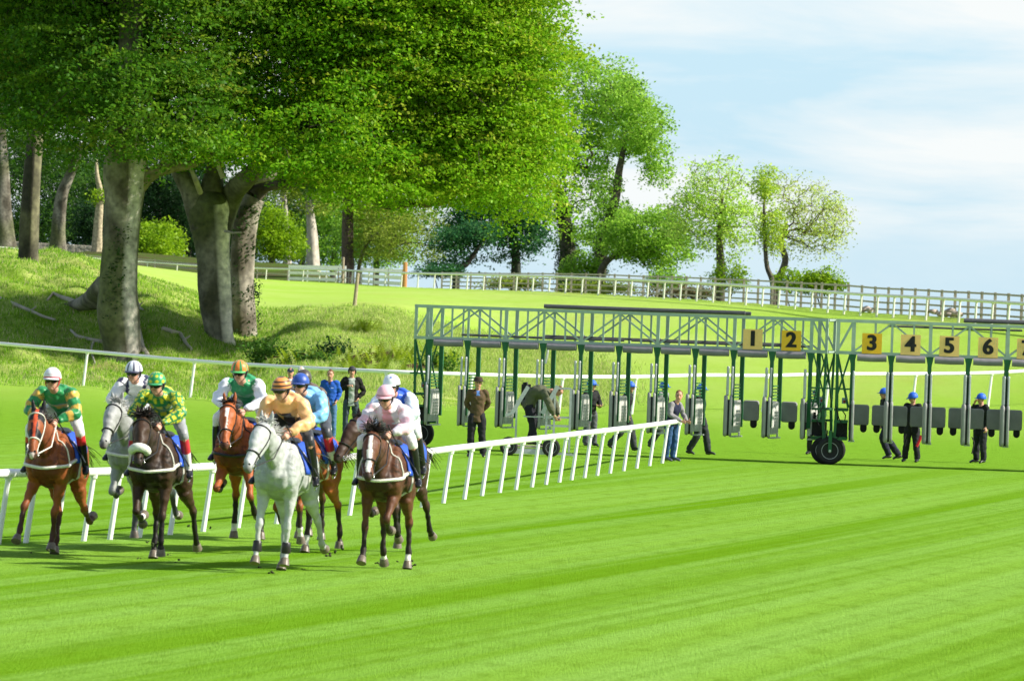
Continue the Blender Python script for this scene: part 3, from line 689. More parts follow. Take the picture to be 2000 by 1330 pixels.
bl2 = [(560,150,45,230,190,6.5),(420,60,45,240,230,7),(700,60,45,230,220,7),(560,-160,45,330,240,8),(440,240,45,130,75,5),(640,250,46,150,100,5),(450,272,46.5,120,42,3.5),(590,310,46.5,110,38,3.5)]
tg = blob_pts(bl2, 150, 21, .35)
branch_net('branches', T2, b2, t2[-1:]+sum([q[1:] for q in lim2], []), tg, BARK_D, rtip=.02, rmax=.26, seed=4, start=0)
foliage('crown', T2, b2, blob_pts(bl2, 2700, 22, .5, .5)+tg, 78, .75, .13, .17, G_BEECH, 23)
S3 = 43.2
t3 = path([(478,725,S3,.7),(477,675,S3,.60),(475,640,S3,.58),(472,560,S3,.55),(473,480,S3,.54),(480,420,S3,.55),(495,385,S3,.5)])
b3 = Pt(476,660,S3)
T3 = empty('beech_tree', b3, 0, 'darker ivy-clad beech with a long low limb, rightmost of the three big trunks', 'tree')
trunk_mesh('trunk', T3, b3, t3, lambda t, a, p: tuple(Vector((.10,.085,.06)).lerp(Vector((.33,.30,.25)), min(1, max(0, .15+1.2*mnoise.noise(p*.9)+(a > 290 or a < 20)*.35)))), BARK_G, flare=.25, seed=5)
lim3 = [path([(495,385,S3,.36),(520,362,S3,.33),(560,355,S3+.3,.30),(620,352,S3+.6,.28),(680,368,S3+.8,.27),(720,382,S3+1,.26),(760,402,S3+1,.20),(800,398,S3+1.2,.19),(850,396,S3+1.2,.17),(900,372,S3+1.2,.14),(960,340,S3+1.2,.1)]),
        path([(480,400,S3,.3),(490,340,S3,.26),(520,280,S3,.22),(600,200,S3,.2),(700,140,S3,.16),(800,90,S3,.1)]), path([(640,355,S3+.7,.2),(700,320,S3+1,.18),(780,270,S3+1.3,.15),(880,220,S3+1.4,.12),(980,170,S3+1.4,.07)])]
for q in lim3: trunk_mesh('limb', T3, b3, q, plain((.06,.05,.035)), BARK_G, flare=0, seed=6, n=16, sub=5)
bl3 = [(840,200,45,210,150,5.5),(930,300,45,150,90,4.5),(780,50,45,270,170,6),(990,200,45,118,140,4.5),(900,90,45,170,110,5),(850,345,45.5,200,55,4),(650,310,45.5,130,55,4),(860,-60,45,220,120,6),(1010,300,45,110,130,4.5),(985,60,45,110,110,4.5),(720,360,46,120,38,3)]
tg = blob_pts(bl3, 170, 31, .35)
branch_net('branches', T3, b3, sum([q[2:] for q in lim3], []), tg, BARK_D, rtip=.018, rmax=.16, seed=7, start=0)
foliage('crown', T3, b3, blob_pts(bl3, 3100, 32, .45, .6)+tg, 84, .72, .13, .165, [((.17,.38,.010),.36),((.25,.46,.014),.34),((.34,.50,.025),.23),((.42,.42,.04),.07)], 33)
ivy(T3, b3, t3, 6, 160, .14, below=.99)
# --- T4 dark straight trunk on the mound
S4 = 41
t4 = path([(57,520,S4,.50),(57,480,S4,.46),(60,400,S4,.44),(66,300,S4,.40),(73,210,S4,.36),(78,120,S4,.3),(84,0,S4,.22)])
tree('straight dark mossy beech on top of the mound at the far left', Pt(57,517,S4), t4, [(90,60,41,150,120,5),(0,0,41,160,150,5),(120,-120,41,200,150,6)], 60, 900, 45, .6, .19, G_BEECH_SHADED, 41, barkcol=lambda t,a,p: tuple(Vector((.025,.022,.015)).lerp(Vector((.17,.16,.09)), min(1,max(0,(a>280 or a<30)*.6+mnoise.noise(p)*.8)))), flare=.15, start=.6)
# --- grey trunks behind the mound and the dark wood
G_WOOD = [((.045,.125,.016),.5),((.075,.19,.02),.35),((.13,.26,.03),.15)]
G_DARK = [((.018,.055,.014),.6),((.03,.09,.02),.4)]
G_LIME = [((.24,.42,.010),.5),((.33,.50,.018),.35),((.16,.32,.01),.15)]
G_OAK = [((.25,.36,.03),.5),((.36,.44,.06),.3),((.15,.24,.02),.2)]
G_ASH = [((.27,.50,.045),.5),((.38,.62,.07),.35),((.17,.36,.035),.15)]
def simple(label, px, py, s, tr, blobs, nt_, nc, per, spread, size, cols, seed, **kw):
    g_ = W(px, py, s); g_.z = gz(g_.x, g_.y); tp = path(tr); q0 = tp[0][0]
    if g_.z < q0.z-.3: tp = [(Vector((q0.x, q0.y, g_.z-.2)), tp[0][1]*1.08)]+tp; kw.setdefault('start', .4); kw['start'] = min(.8, kw['start']+.12)
    return tree(label, g_, tp, blobs, nt_, nc, per, spread, size, cols, seed, **kw)
GREY = col_beech(9)
simple('thick grey smooth trunk cut by the left edge of the photograph', 8, 495, 17.5, [(10,500,17.5,1.25),(8,440,17.5,1.0),(4,360,17.5,.85),(-2,240,17.5,.7),(-10,100,17.5,.5)], [(0,150,17.5,170,120,8),(0,0,17.5,160,140,8)], 40, 420, 40, 1.1, .34, G_WOOD, 51, barkcol=GREY, flare=.35, name='beech_tree')
simple('grey forked trunk standing before the low stone wall', 115, 498, 17, [(114,500,17,.95),(115,440,17,.80),(122,380,17,.7),(138,340,17,.55),(160,280,17,.4)], [(130,240,17,110,90,7),(60,200,17,80,90,6),(180,130,17,100,90,7)], 40, 380, 40, 1.1, .34, G_WOOD, 52, barkcol=GREY, flare=.4, name='beech_tree')
e_ = simple('slender pale trunk with a broken bare top, between the forked trunk and the great beech', 192, 492, 17.2, [(190,495,17.2,.62),(192,440,17.2,.5),(196,380,17.2,.36),(190,345,17.2,.25),(188,312,17.2,.12)], [(196,380,17.2,18,14,1.5)], 6, 10, 25, .6, .3, G_LIME, 53, barkcol=(.40,.34,.22), flare=.3, name='snag_tree')
for i, (px, py, s, w_, h_, lb, cols, dens) in enumerate([
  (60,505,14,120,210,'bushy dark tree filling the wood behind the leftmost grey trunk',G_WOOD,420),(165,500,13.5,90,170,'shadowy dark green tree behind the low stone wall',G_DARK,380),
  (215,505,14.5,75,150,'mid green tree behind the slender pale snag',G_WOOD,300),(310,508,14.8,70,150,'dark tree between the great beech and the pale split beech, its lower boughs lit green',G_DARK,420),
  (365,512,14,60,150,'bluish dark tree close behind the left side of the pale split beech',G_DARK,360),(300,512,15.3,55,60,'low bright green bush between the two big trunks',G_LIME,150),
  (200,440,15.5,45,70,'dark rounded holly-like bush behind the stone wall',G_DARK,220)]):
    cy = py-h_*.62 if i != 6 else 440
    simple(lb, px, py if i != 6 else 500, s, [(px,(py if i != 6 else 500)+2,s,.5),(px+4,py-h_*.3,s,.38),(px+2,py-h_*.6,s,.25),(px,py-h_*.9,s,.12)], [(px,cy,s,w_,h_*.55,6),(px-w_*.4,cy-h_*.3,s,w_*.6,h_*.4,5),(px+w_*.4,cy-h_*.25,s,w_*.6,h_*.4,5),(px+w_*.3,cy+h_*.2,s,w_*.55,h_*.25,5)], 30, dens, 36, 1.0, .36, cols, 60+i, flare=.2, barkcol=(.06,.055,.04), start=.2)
simple('round lime-green tree right of the ivy-clad beech, lit by the sun', 532, 512, 16.5, [(532,514,16.5,.35),(530,470,16.5,.25),(534,430,16.5,.15)], [(530,455,16.5,52,52,3.2),(515,430,16.5,35,38,3),(555,475,16.5,38,36,3)], 30, 330, 40, .7, .26, G_LIME, 71, flare=.2, barkcol=(.15,.13,.1))
simple('pale thin leaning trunk behind the lime-green tree', 562, 514, 15, [(562,516,15,.5),(560,460,15,.42),(556,400,15,.36),(550,340,15,.3),(545,240,15,.2)], [(560,330,15,60,60,5),(520,290,15,60,60,5),(600,250,15,70,70,5)], 25, 260, 40, 1.0, .33, G_OAK, 72, bark=BARK_P, flare=.2, start=.6)
simple('stout pale grey trunk half bare, left of the dark straight trunk', 612, 516, 16, [(611,518,16,.85),(610,470,16,.66),(606,420,16,.5),(603,370,16,.42),(600,280,16,.3)], [(600,380,16,60,40,5),(580,330,16,70,60,5),(640,300,16,80,60,5)], 25, 330, 38, .95, .32, G_OAK, 73, bark=BARK_P, flare=.3, start=.6)
simple('dark straight brown trunk behind the gate section', 678, 524, 19, [(679,526,19,.68),(678,480,19,.62),(678,430,19,.58),(680,380,19,.52),(684,300,19,.42),(690,200,19,.3)], [(690,300,19,90,50,5),(640,340,19,70,40,5),(740,330,19,70,50,5)], 25, 330, 40, .9, .3, G_WOOD, 74, barkcol=(.085,.062,.045), flare=.15, start=.6)
simple('spreading yellow-green oak in young leaf with crooked boughs behind the white barrier', 775, 524, 19, [(700,526,18.4,.2),(720,470,19,.22),(760,455,19,.2),(800,480,19,.14)], [(740,430,19,60,60,4),(800,470,19.3,80,46,4.5),(770,410,19,80,50,5),(850,455,19.3,36,44,3),(730,480,19,45,32,3)], 60, 520, 24, .75, .24, G_OAK, 75, flare=.1, barkcol=(.09,.08,.05), start=.2, rtip=.03)
for i, (px, py, s, w_, h_, lb, cols, dens) in enumerate([(590,515,13.5,75,120,'mid green wood tree behind the pale trunks',G_WOOD,420),(650,518,14,70,110,'bright green tree filling the gap left of the dark straight trunk',G_ASH,420),(735,520,14.5,80,100,'pale green tree deep behind the yellow-green oak',G_ASH,360),(480,512,13,80,140,'dark tree behind the ivy-clad beech',G_WOOD,360),(420,512,13,60,120,'dark tree hidden behind the pale split beech',G_DARK,300)]):
    simple(lb, px, py, s, [(px,py+2,s,.4),(px+4,py-h_*.4,s,.3),(px,py-h_*.8,s,.15)], [(px,py-h_*.5,s,w_,h_*.5,5),(px+10,py-h_*.9,s,w_*.8,h_*.4,5)], 25, dens, 36, 1.0, .34, cols, 80+i, flare=.2, barkcol=(.07,.06,.045), start=.2)
_wl = [(x_, 455-20*((x_//60) % 2), 11.5, 55, 80, 9) for x_ in range(-160, 480, 50)]+[(x_, 330, 11.5, 60, 60, 9) for x_ in range(-160, 420, 70)]
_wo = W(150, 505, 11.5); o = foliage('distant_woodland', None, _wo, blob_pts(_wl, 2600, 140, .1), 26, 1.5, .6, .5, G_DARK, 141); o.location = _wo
tag(o, 'dark far-off wood closing the view behind the grey trunks', 'woodland', kind='stuff')
# dark chestnut with spreading layers
G_CHE = [((.02,.10,.035),.45),((.05,.19,.055),.35),((.10,.26,.06),.2)]
simple('dark blue-green chestnut with layered boughs in the middle distance, left of the ivy-clad twins', 1008, 536, 20, [(1008,538,20,.48),(1008,505,20,.42),(1004,460,20,.36),(1000,420,20,.28),(998,380,20,.18)], [(960,430,20,85,32,4.5),(1010,460,20,62,30,4),(940,395,20,70,30,4),(1020,410,20,62,36,4.5),(905,450,20,42,22,3),(965,500,20,100,9,3)], 60, 620, 30, .8, .27, G_CHE, 91, flare=.15, barkcol=(.04,.05,.03), flat=.3, ivyn=60, start=.35)
simple('low dark tree with crooked boughs springing from the ground, left part of the chestnut group', 900, 530, 20.3, [(893,532,20.3,.34),(912,515,20.3,.25),(930,490,20.3,.2),(945,465,20.3,.14)], [(885,470,20.3,36,26,3),(925,455,20.3,52,22,3),(870,515,20.3,30,9,2)], 30, 210, 28, .7, .26, G_CHE, 92, flare=.1, barkcol=(.03,.028,.02), flat=.3, start=.3)
# ivy-clad twins
IVYD = [((.012,.05,.018),.7),((.03,.09,.025),.3)]
tA = [(1106,540,22,.75),(1108,500,22,.70),(1104,450,22,.62),(1098,400,22,.5),(1090,370,22,.3)]
simple('tall ivy-clad tree with two dark rising stems beside the great beech crown', 1108, 536, 22, tA, [(1125,150,22,62,50,4),(1185,165,22,60,55,4),(1215,235,22,80,75,4.5),(1130,235,22,70,60,4),(1150,300,22,50,50,3.5),(1105,350,22,40,50,3),(1150,400,22,45,45,3),(1135,470,22,45,42,3),(1165,345,22,30,35,2.5)], 130, 640, 26, .62, .27, G_ASH, 93, flare=.1, barkcol=(.05,.05,.03), ivyn=520, rtip=.026, start=.4, rmax=.3)
simple('tall leaning ivy-clad tree with open grey limbs, crown rounded against the sky', 1170, 538, 22.3, [(1168,540,22.3,.62),(1176,480,22.3,.52),(1190,430,22.3,.45),(1203,380,22.3,.38),(1208,340,22.3,.32),(1214,310,22.3,.26),(1222,270,22.3,.2)], [(1215,190,22.3,50,52,3.5),(1262,240,22.3,46,55,3.5),(1275,300,22.3,34,36,3),(1225,265,22.3,40,40,3),(1292,340,22.3,34,22,2.5),(1192,385,22.3,28,40,2.5),(1180,455,22.3,36,44,2.5),(1215,420,22.3,24,26,2)], 100, 380, 26, .6, .26, G_ASH, 94, flare=.1, barkcol=(.06,.055,.035), ivyn=260, rtip=.028, start=.45, ivyb=.5)
simple('full round green tree on a low crooked limb, right of the ivy-clad twins', 1180, 534, 22.6, [(1172,536,22.6,.3),(1192,505,22.6,.26),(1222,492,22.6,.22),(1245,500,22.6,.17),(1262,520,22.6,.1)], [(1262,455,22.6,78,52,4.5),(1300,490,22.6,55,40,3.5),(1230,470,22.6,50,42,3.5),(1290,430,22.6,40,28,3)], 50, 480, 26, .6, .26, G_ASH, 95, flare=0, barkcol=(.07,.06,.04), start=.2)
simple('airy rounded tree in thin spring leaf, left of the bare-topped one', 1405, 552, 24, [(1406,555,24,.42),(1408,520,24,.34),(1406,470,24,.28),(1408,430,24,.22),(1410,380,24,.14)], [(1400,378,24,72,82,3.6),(1372,435,24,80,62,3.6),(1440,440,24,50,66,3),(1335,405,24,40,40,2.6)], 270, 310, 15, .6, .22, [((.42,.66,.08),.6),((.54,.70,.14),.4)], 96, flare=.1, barkcol=(.09,.08,.05), rtip=.018, start=.25, wig=.2, rise=.4, limbm=BARK_T)
simple('wide bare-topped tree with twisting grey limbs, only faintly in leaf', 1520, 558, 25, [(1516,560,25,.30),(1528,530,25,.27),(1534,505,25,.24),(1526,470,25,.2),(1538,440,25,.16)], [(1585,410,25,68,66,3.2),(1620,430,25,48,55,3),(1540,380,25,40,50,2.5),(1570,470,25,70,40,3),(1640,470,25,26,40,2)], 340, 170, 10, .5, .18, [((.50,.66,.12),.6),((.56,.62,.2),.4)], 97, flare=.1, barkcol=(.09,.08,.06), rtip=.017, start=.25, wig=.28, rise=.5, steps=4, limbm=BARK_T)
simple('slim tree with a yellow-green plume at the left of the bare-topped tree', 1510, 556, 25.2, [(1510,558,25.2,.22),(1498,520,25.2,.18),(1494,470,25.2,.15),(1492,420,25.2,.11),(1494,370,25.2,.07)], [(1496,360,25.2,22,40,1.6),(1508,450,25.2,26,48,1.8)], 60, 150, 20, .4, .2, [((.38,.58,.05),.6),((.50,.62,.08),.4)], 98, flare=.1, barkcol=(.08,.07,.05), rtip=.016, start=.4, limbm=BARK_T)
def bush(label, px, py, s, rx, ry, n, cols, seed, per=26, size=.2):
    c = W(px, py, s); c.z = gz(c.x, c.y); e = empty('bush', c, 0, label, 'bush'); cc = proj(c.x, c.y, c.z)
    yb = min(float(cc[1]), py); bl = [(px, yb-ry*.6, s, rx, ry, rx/s*.6), (px-rx*.5, yb-ry*.3, s, rx*.6, ry*.6, rx/s*.5), (px+rx*.55, yb-ry*.35, s, rx*.55, ry*.65, rx/s*.5)]
    branch_net('stems', e, c, [(c, .1), (c+Vector((0, 0, .4)), .1)], blob_pts(bl, 24, seed, .4), BARK_D, rtip=.02, rmax=.12, seed=seed, start=0)
    foliage('leaves', e, c, blob_pts(bl, n, seed+1, .3), per, .4, .5, size, cols, seed)
bush('bright green bush at the foot of the ivy-clad twins', 1140, 552, 22.5, 40, 40, 190, G_ASH, 101)
bush('green bush below the round tree right of the twins', 1300, 556, 23, 40, 20, 90, G_ASH, 102)
bush('yellow-green bush under the airy rounded tree', 1425, 556, 24.5, 38, 34, 110, G_LIME, 103, per=16)
bush('light green bush under the bare-topped tree, right one', 1605, 562, 26, 42, 24, 150, G_LIME, 104)
bush('small green bush between the airy tree and the bare-topped tree', 1545, 560, 25.6, 34, 22, 80, G_LIME, 105, per=16)
bush('dark low bush left of the chestnut at the fence', 860, 535, 20.5, 46, 12, 110, G_CHE, 106)
bush('low scrub behind the brown fence below the chestnut', 1000, 556, 24, 60, 9, 90, G_OAK, 107)
bush('low scrub behind the brown fence below the twins', 1170, 566, 25, 70, 9, 100, G_OAK, 108)
bush('low tawny scrub behind the brown fence below the round tree', 1330, 576, 26.5, 60, 9, 80, [((.2,.14,.07),.5),((.15,.2,.05),.5)], 109)
bush('dark leafy undergrowth in the hollow right of the ivy-clad beech', 525, 706, 49, 34, 22, 60, G_WOOD, 110, size=.13)
bush('shadowy green undergrowth left of the dark earth, behind the flat-capped man', 600, 712, 50, 42, 16, 70, G_WOOD, 111, size=.13)
bush('low dark leafy growth at the left edge of the dark earth', 648, 706, 49.5, 26, 14, 40, G_DARK, 112, size=.13)
bush('dark growth seen through the left end of the stalls', 850, 716, 50.5, 26, 10, 40, G_WOOD, 113, size=.13)
# yellow ferns on the earth bank
FERN = [((.26,.36,.02),.6),((.36,.40,.04),.4)]
def fern(label, px, py, rx, n, seed):
    c = G(px, py, 205); e = empty('fern_clump', c, 0, label, 'fern'); rg = random.Random(seed); k = MB()
    for i in range(n):
        a = rg.uniform(0, 2*math.pi); b = Vector((rg.gauss(0, rx), rg.gauss(0, rx*.5), 0)); b.z = gz(c.x+b.x, c.y+b.y)-c.z; L_ = rg.uniform(.45, .8)
        d = Vector((math.cos(a)*.35, math.sin(a)*.35, 1)).normalized(); sd_ = d.cross(Vector((math.cos(a), math.sin(a), -.2))).normalized(); last = None
        for q in range(9):
            f = q/9; p = b+d*L_*f+Vector((math.cos(a), math.sin(a), 0))*f*f*L_*.35; wv = .16*math.sin(math.pi*min(1, .15+f*.85))**.8*(1-f*.3)
            k.add([p, p+sd_*wv+Vector((0,0,.03)), p+d*.06], [(0,1,2)]); k.add([p, p-sd_*wv+Vector((0,0,.03)), p+d*.06], [(0,1,2)])
    k.build('fronds', mat('fern_green', (.27,.37,.02), rough=.5, var=.25, nscale=3, trans=.5), e)
fern('yellow-green fern clump on the dark earth, right of the man with the ear-flap cap', 715, 728, .7, 46, 1)
fern('bright yellow fern stand at the left foot of the stalls', 780, 705, 1.1, 90, 2)
fern('fern clump seen through the left end of the stalls', 870, 708, .6, 40, 3)
fern('small leafy shoot cluster in the middle of the rough slope', 707, 650, .35, 30, 4)
fern('yellow-green ferns at the right foot of the ivy-clad beech', 560, 712, .8, 40, 5)
# fallen wood on the bank
def log(label, pts, r, name='fallen_branch'):
    P = [gp(x, y, r*.6) for x, y in pts]; e = empty(name, P[0], 0, label, 'branch'); k = MB()
    k.tube([p-P[0] for p in P], [r*(1-.5*i/(len(P)-1)) for i in range(len(P))], 8); m_ = len(P)//2
    k.tube([P[m_]-P[0], P[m_]-P[0]+Vector((.25, -.1, .22))], [r*.5, r*.25], 6); k.build('wood', BARK_P, e, smooth=True)
log('crooked pale fallen branch on the bank between the big trunks', [(318,648),(335,652),(352,656),(360,668),(366,680),(374,688)], .11)
log('long dark fallen branch on the shaded left bank', [(-5,585),(30,600),(60,612),(85,622),(108,628)], .10)
log('short broken root lying on the bank beside the great beech', [(258,600),(268,604),(280,610)], .09)
# rubble behind the far right fence
STN = mat('rubble', (.36,.29,.24), rough=.9, var=.4, nscale=2, bump=.8, bscale=5)
for i, (px, dd, r) in enumerate([(1689, 5, .30), (1815, 6, .34), (1832, 5.5, .26), (1846, 6, .40), (1858, 5, .28), (1868, 6, .3)]):
    c = far_at(px, 1, dd); e_ = Org(); rg = random.Random(i)
    for q in range(4): e_.blob((rg.gauss(0, r*.5), rg.gauss(0, r*.3), r*.4+rg.random()*r*.4), (r*rg.uniform(.4, .8), r*.5, r*rg.uniform(.3, .6)), (.4,.33,.27))
    o = e_.build('boulder', mat('boulder', attr=True, rough=.9, var=.45, nscale=3, bump=.8, bscale=6), None, voxel=.07, smooth=0); o.location = c
    tag(o, ['single pale boulder by the brown fence, left of the stone heap', 'leftmost stone of the heap by the brown fence', 'low second stone of the heap by the fence', 'biggest stone in the heap by the brown fence', 'small stone right of the biggest one in the heap', 'rightmost stone of the heap by the brown fence'][i], 'boulder', 'stones by the brown fence')

# ------------------------------------------------------------------ horses
HORSE = mat('horse_coat', attr=True, rough=.52, var=.22, nscale=9, bump=.35, bscale=14, spec=.25)
SKIN = mat('skin', attr=True, rough=.5, var=.06, nscale=20, spec=.3)
SILK = mat('silk', attr=True, rough=.42, var=.08, nscale=9, bump=.25, bscale=16, sheen=.2)
CLOTH = mat('cloth', attr=True, rough=.8, var=.16, nscale=12, bump=.3, bscale=30, spec=.2)
LEATHER = mat('black_leather', (.018,.016,.015), rough=.35, var=.2)
TANSTRAP = mat('tan_strap', (.42,.33,.24), rough=.6, var=.15)
WHITESTRAP = mat('white_strap', (.72,.70,.62), rough=.6, var=.1)
HAIR_D = mat('dark_mane', (.022,.017,.014), rough=.5, var=.3)
HAIR_G = mat('grey_mane', (.45,.45,.43), rough=.5, var=.2)
HAIR_C = mat('chestnut_mane', (.20,.065,.02), rough=.5, var=.25)
HOOFM = mat('hoof', (.16,.13,.10), rough=.4, var=.3)
METAL = mat('bit_metal', (.6,.6,.6), rough=.25, metal=1, var=.05)
BLUECL = mat('blue_saddle_cloth', (.02,.085,.52), rough=.6, var=.12, bump=.2, bscale=30)
SHEEP = mat('sheepskin', (.75,.76,.70), rough=.9, var=.1, bump=1, bscale=70)
GOGG = mat('dark_goggles', (.008,.008,.009), rough=.12, var=.05, coat=.4)
EYE = mat('eye_dark', (.006,.005,.005), rough=.08)
def dirv(a, b, s): a, b = R(a), R(b); return Vector((math.sin(a)*math.cos(b), s*math.sin(b), -math.cos(a)*math.cos(b)))
def strands(mb, roots, length, fall, back, rg, r=.008, n=3, spread=.05, seg=4):
    for p, nrm in roots:
        L_ = length*rg.uniform(.6, 1.2); d = (nrm*.6+Vector((rg.gauss(0, spread*4), rg.gauss(0, spread*4), rg.gauss(0, spread*2)))).normalized(); q = Vector(p); pts = [q.copy()]
        for k in range(seg):
            d = (d+Vector((back, 0, -fall))*(1/seg)*1.5+Vector((0, rg.gauss(0, .06), 0))).normalized(); q = q+d*L_/seg; pts.append(q.copy())
        mb.tube(pts, [r*(1-.8*i/seg) for i in range(seg+1)], n, caps=False)
def horse(label, px, sc, heading, legs, coat, belly=None, points=None, socks={}, face='plain', neck=(0, 0), headturn=0, lift=0.0, mane=None, tack=LEATHER, breast=TANSTRAP, noseband=None, hood=False, strip=None, forelock=True, tailc=None, number=None, boots=(), dy=0, size=1.0, cloth=BLUECL, lean=0, headpitch=0):
    """legs: dict LF RF LH RH -> (angles..., splay); local +X is forward, +Y the horse's left. sc: px per metre at its feet, px its chest column"""
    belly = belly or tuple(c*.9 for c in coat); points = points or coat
    e = empty('horse', (0, 0, 0), 0, label, 'horse', 'horses racing towards the camera')
    og = Org(); rg = random.Random(hash(label) % 999 if False else len(label)*7+int(px))
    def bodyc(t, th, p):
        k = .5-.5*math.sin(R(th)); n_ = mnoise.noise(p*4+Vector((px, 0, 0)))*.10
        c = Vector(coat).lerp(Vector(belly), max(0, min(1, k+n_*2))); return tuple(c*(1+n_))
    # barrel
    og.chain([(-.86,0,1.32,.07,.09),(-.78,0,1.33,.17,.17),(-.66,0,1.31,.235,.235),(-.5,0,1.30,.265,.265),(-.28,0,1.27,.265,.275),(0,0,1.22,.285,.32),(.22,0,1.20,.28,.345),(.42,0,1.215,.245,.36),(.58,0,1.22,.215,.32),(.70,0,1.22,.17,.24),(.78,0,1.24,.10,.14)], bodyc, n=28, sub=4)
    for s in (-1, 1):
        og.blob((.70,s*.095,1.13), (.10,.085,.15), bodyc); og.blob((.60,s*.205,1.24), (.10,.045,.17), bodyc); og.blob((.47,s*.20,1.02), (.10,.05,.11), bodyc)
        og.blob((-.55,s*.20,1.20), (.17,.08,.20), bodyc); og.blob((.05,s*.255,1.15), (.25,.05,.20), bodyc)
    # neck and head
    ny, nz = neck; nz -= .07; tilt = R(headturn)
    nk = [(.40,0,1.36),(.62,0,1.43),(.84,.02,1.53),(1.02,.04,1.65),(1.16,.06,1.77),(1.24,.07,1.84)]
    def bend(x, y, z):
        k = max(0, (x-.45)/.8); return Vector((x-.25*k*k*abs(ny), y*0+ny*k*k, z+nz*k))
    NP = [bend(*q) for q in nk]
    rr = [(.15,.32),(.125,.27),(.10,.205),(.088,.165),(.083,.135),(.082,.12)]
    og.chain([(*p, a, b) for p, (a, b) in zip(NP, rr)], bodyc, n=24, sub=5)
    poll = NP[-1]; fw = Vector((math.cos(tilt), math.sin(tilt), 0)); sd_ = Vector((-math.sin(tilt), math.cos(tilt), 0)); up = Vector((0, 0, 1))
    hp = R(15+headpitch); H = lambda f, s, u: poll+fw*(f*math.cos(hp)-u*math.sin(hp))+sd_*s+up*(u*math.cos(hp)+f*math.sin(hp))
    hd = [(H(-.02,0,.0),.075,.10),(H(.06,0,-.07),.098,.125),(H(.125,0,-.17),.103,.14),(H(.185,0,-.28),.082,.115),(H(.235,0,-.38),.060,.085),(H(.28,0,-.47),.056,.072),(H(.31,0,-.55),.058,.068),(H(.32,0,-.60),.046,.052)]
    def facec(t, th, p):
        q = p-poll; lat = q.dot(sd_); front = 55 < th < 125
        c = Vector(coat)*(1+.12*mnoise.noise(p*9))
        if face == 'grey':
            c = Vector(coat).lerp(Vector((.13,.12,.12)), max(0, min(1, (t-.80)*5)))
        elif t > .86: c = Vector(coat).lerp(Vector((.03,.025,.022)), .8)
        if face == 'blaze' and front and abs(lat) < .03+.006*math.sin(t*30) and .18 < t < .85: c = Vector((.8,.78,.74))
        if face == 'star' and front and ((abs(lat) < .032-.05*abs(t-.30) and .2 < t < .36) or (abs(lat-.004) < .010 and .36 < t < .6)): c = Vector((.8,.76,.7))
        if face == 'snip' and front and abs(lat) < .03 and t > .9: c = Vector((.6,.5,.46))
        if hood and t < .56 and not (abs(abs(lat)-.085) < .05 and .27 < t < .42 and th < 180): c = Vector((.012,.012,.014))
        if strip and front and abs(lat) < .018 and t < .62: c = Vector(strip)
        return tuple(c)
    og.chain([(*p, a, b) for p, a, b in hd], facec, side=sd_, n=26, sub=6)
    og.chain([(*H(-.02,0,-.13),.07,.09),(*H(.05,0,-.24),.072,.09),(*H(.13,0,-.36),.05,.06),(*H(.235,0,-.53),.036,.04),(*H(.27,0,-.60),.03,.03)], facec, side=sd_, n=16, sub=4)   # jaw
    earc = (.012,.012,.014) if hood else tuple(c*.9 for c in coat)
    for s in (-1, 1):
        og.chain([(*H(-.01,s*.05,.05),.035,.03),(*H(0,s*.062,.12),.035,.022),(*H(.015,s*.07,.18),.022,.014),(*H(.02,s*.068,.225),.006,.005)], earc, side=sd_, n=10, sub=3)
    # shoulders, haunches, legs
    joints = {}
    for name, s in (('LF', 1), ('RF', -1)):
        a1, a2, a3, sp_ = legs[name]; E = Vector((.50,s*.165,.97)); og.chain([(.36,s*.13,1.47,.08,.12),(.50,s*.16,1.30,.105,.19),(.60,s*.165,1.13,.11,.15),(*E,.085,.12)], bodyc, n=18)
        K = E+dirv(a1, sp_, s)*.42; F = K+dirv(a2, sp_*.5, s)*.29; Cn = F+dirv(a3, sp_*.3, s)*.11; joints[name] = (E, K, F, Cn, dirv(a3, sp_*.3, s))
    for name, s in (('LH', 1), ('RH', -1)):
        a0, a1, a2, a3, sp_ = legs[name]; Hh = Vector((-.52,s*.13,1.22)); S_ = Hh+dirv(a0, sp_+3, s)*.34
        og.chain([(*(Hh+Vector((-.08,0,.05))),.12,.2),(*Hh,.145,.24),(*(Hh+(S_-Hh)*.6),.14,.21),(*S_,.105,.15)], bodyc, n=20)
        K = S_+dirv(a1, sp_, s)*.44; F = K+dirv(a2, sp_*.4, s)*.37; Cn = F+dirv(a3, 0, s)*.12; joints[name] = (S_, K, F, Cn, dirv(a3, 0, s))
    zmin = 9
    for name, (E, K, F, Cn, d) in joints.items():
        fore = name[1] == 'F'; sk = socks.get(name, 0)     # share of the lower leg that is white
        def legc(t, th, p, sk=sk, K=K, F=F, name=name):
            if t > .9 and sk: return (.66,.62,.56)
            lower = max(0, min(1, (t-.30)*5)); c = Vector(coat).lerp(Vector(points), lower)
            if sk and t > 1-sk: c = Vector((.74,.72,.68))
            return tuple(c*(1+.15*mnoise.noise(p*8)))
        if fore: rows = [(*E,.088,.115),(*(E+(K-E)*.35),.068,.088),(*(E+(K-E)*.75),.045,.052),(*K,.05,.052),(*(K+(F-K)*.25),.036,.04),(*(K+(F-K)*.7),.032,.037),(*F,.042,.046),(*(F+(Cn-F)*.55),.034,.036),(*Cn,.044,.046)]
        else: rows = [(*E,.10,.145),(*(E+(K-E)*.4),.075,.105),(*(E+(K-E)*.8),.045,.062),(*K,.05,.066),(*(K+(F-K)*.25),.038,.046),(*(K+(F-K)*.7),.033,.038),(*F,.043,.047),(*(F+(Cn-F)*.55),.035,.037),(*Cn,.045,.047)]
        og.chain(rows, legc, n=16, sub=5)
        tip = Cn+d*.085; zmin = min(zmin, tip.z-.01)
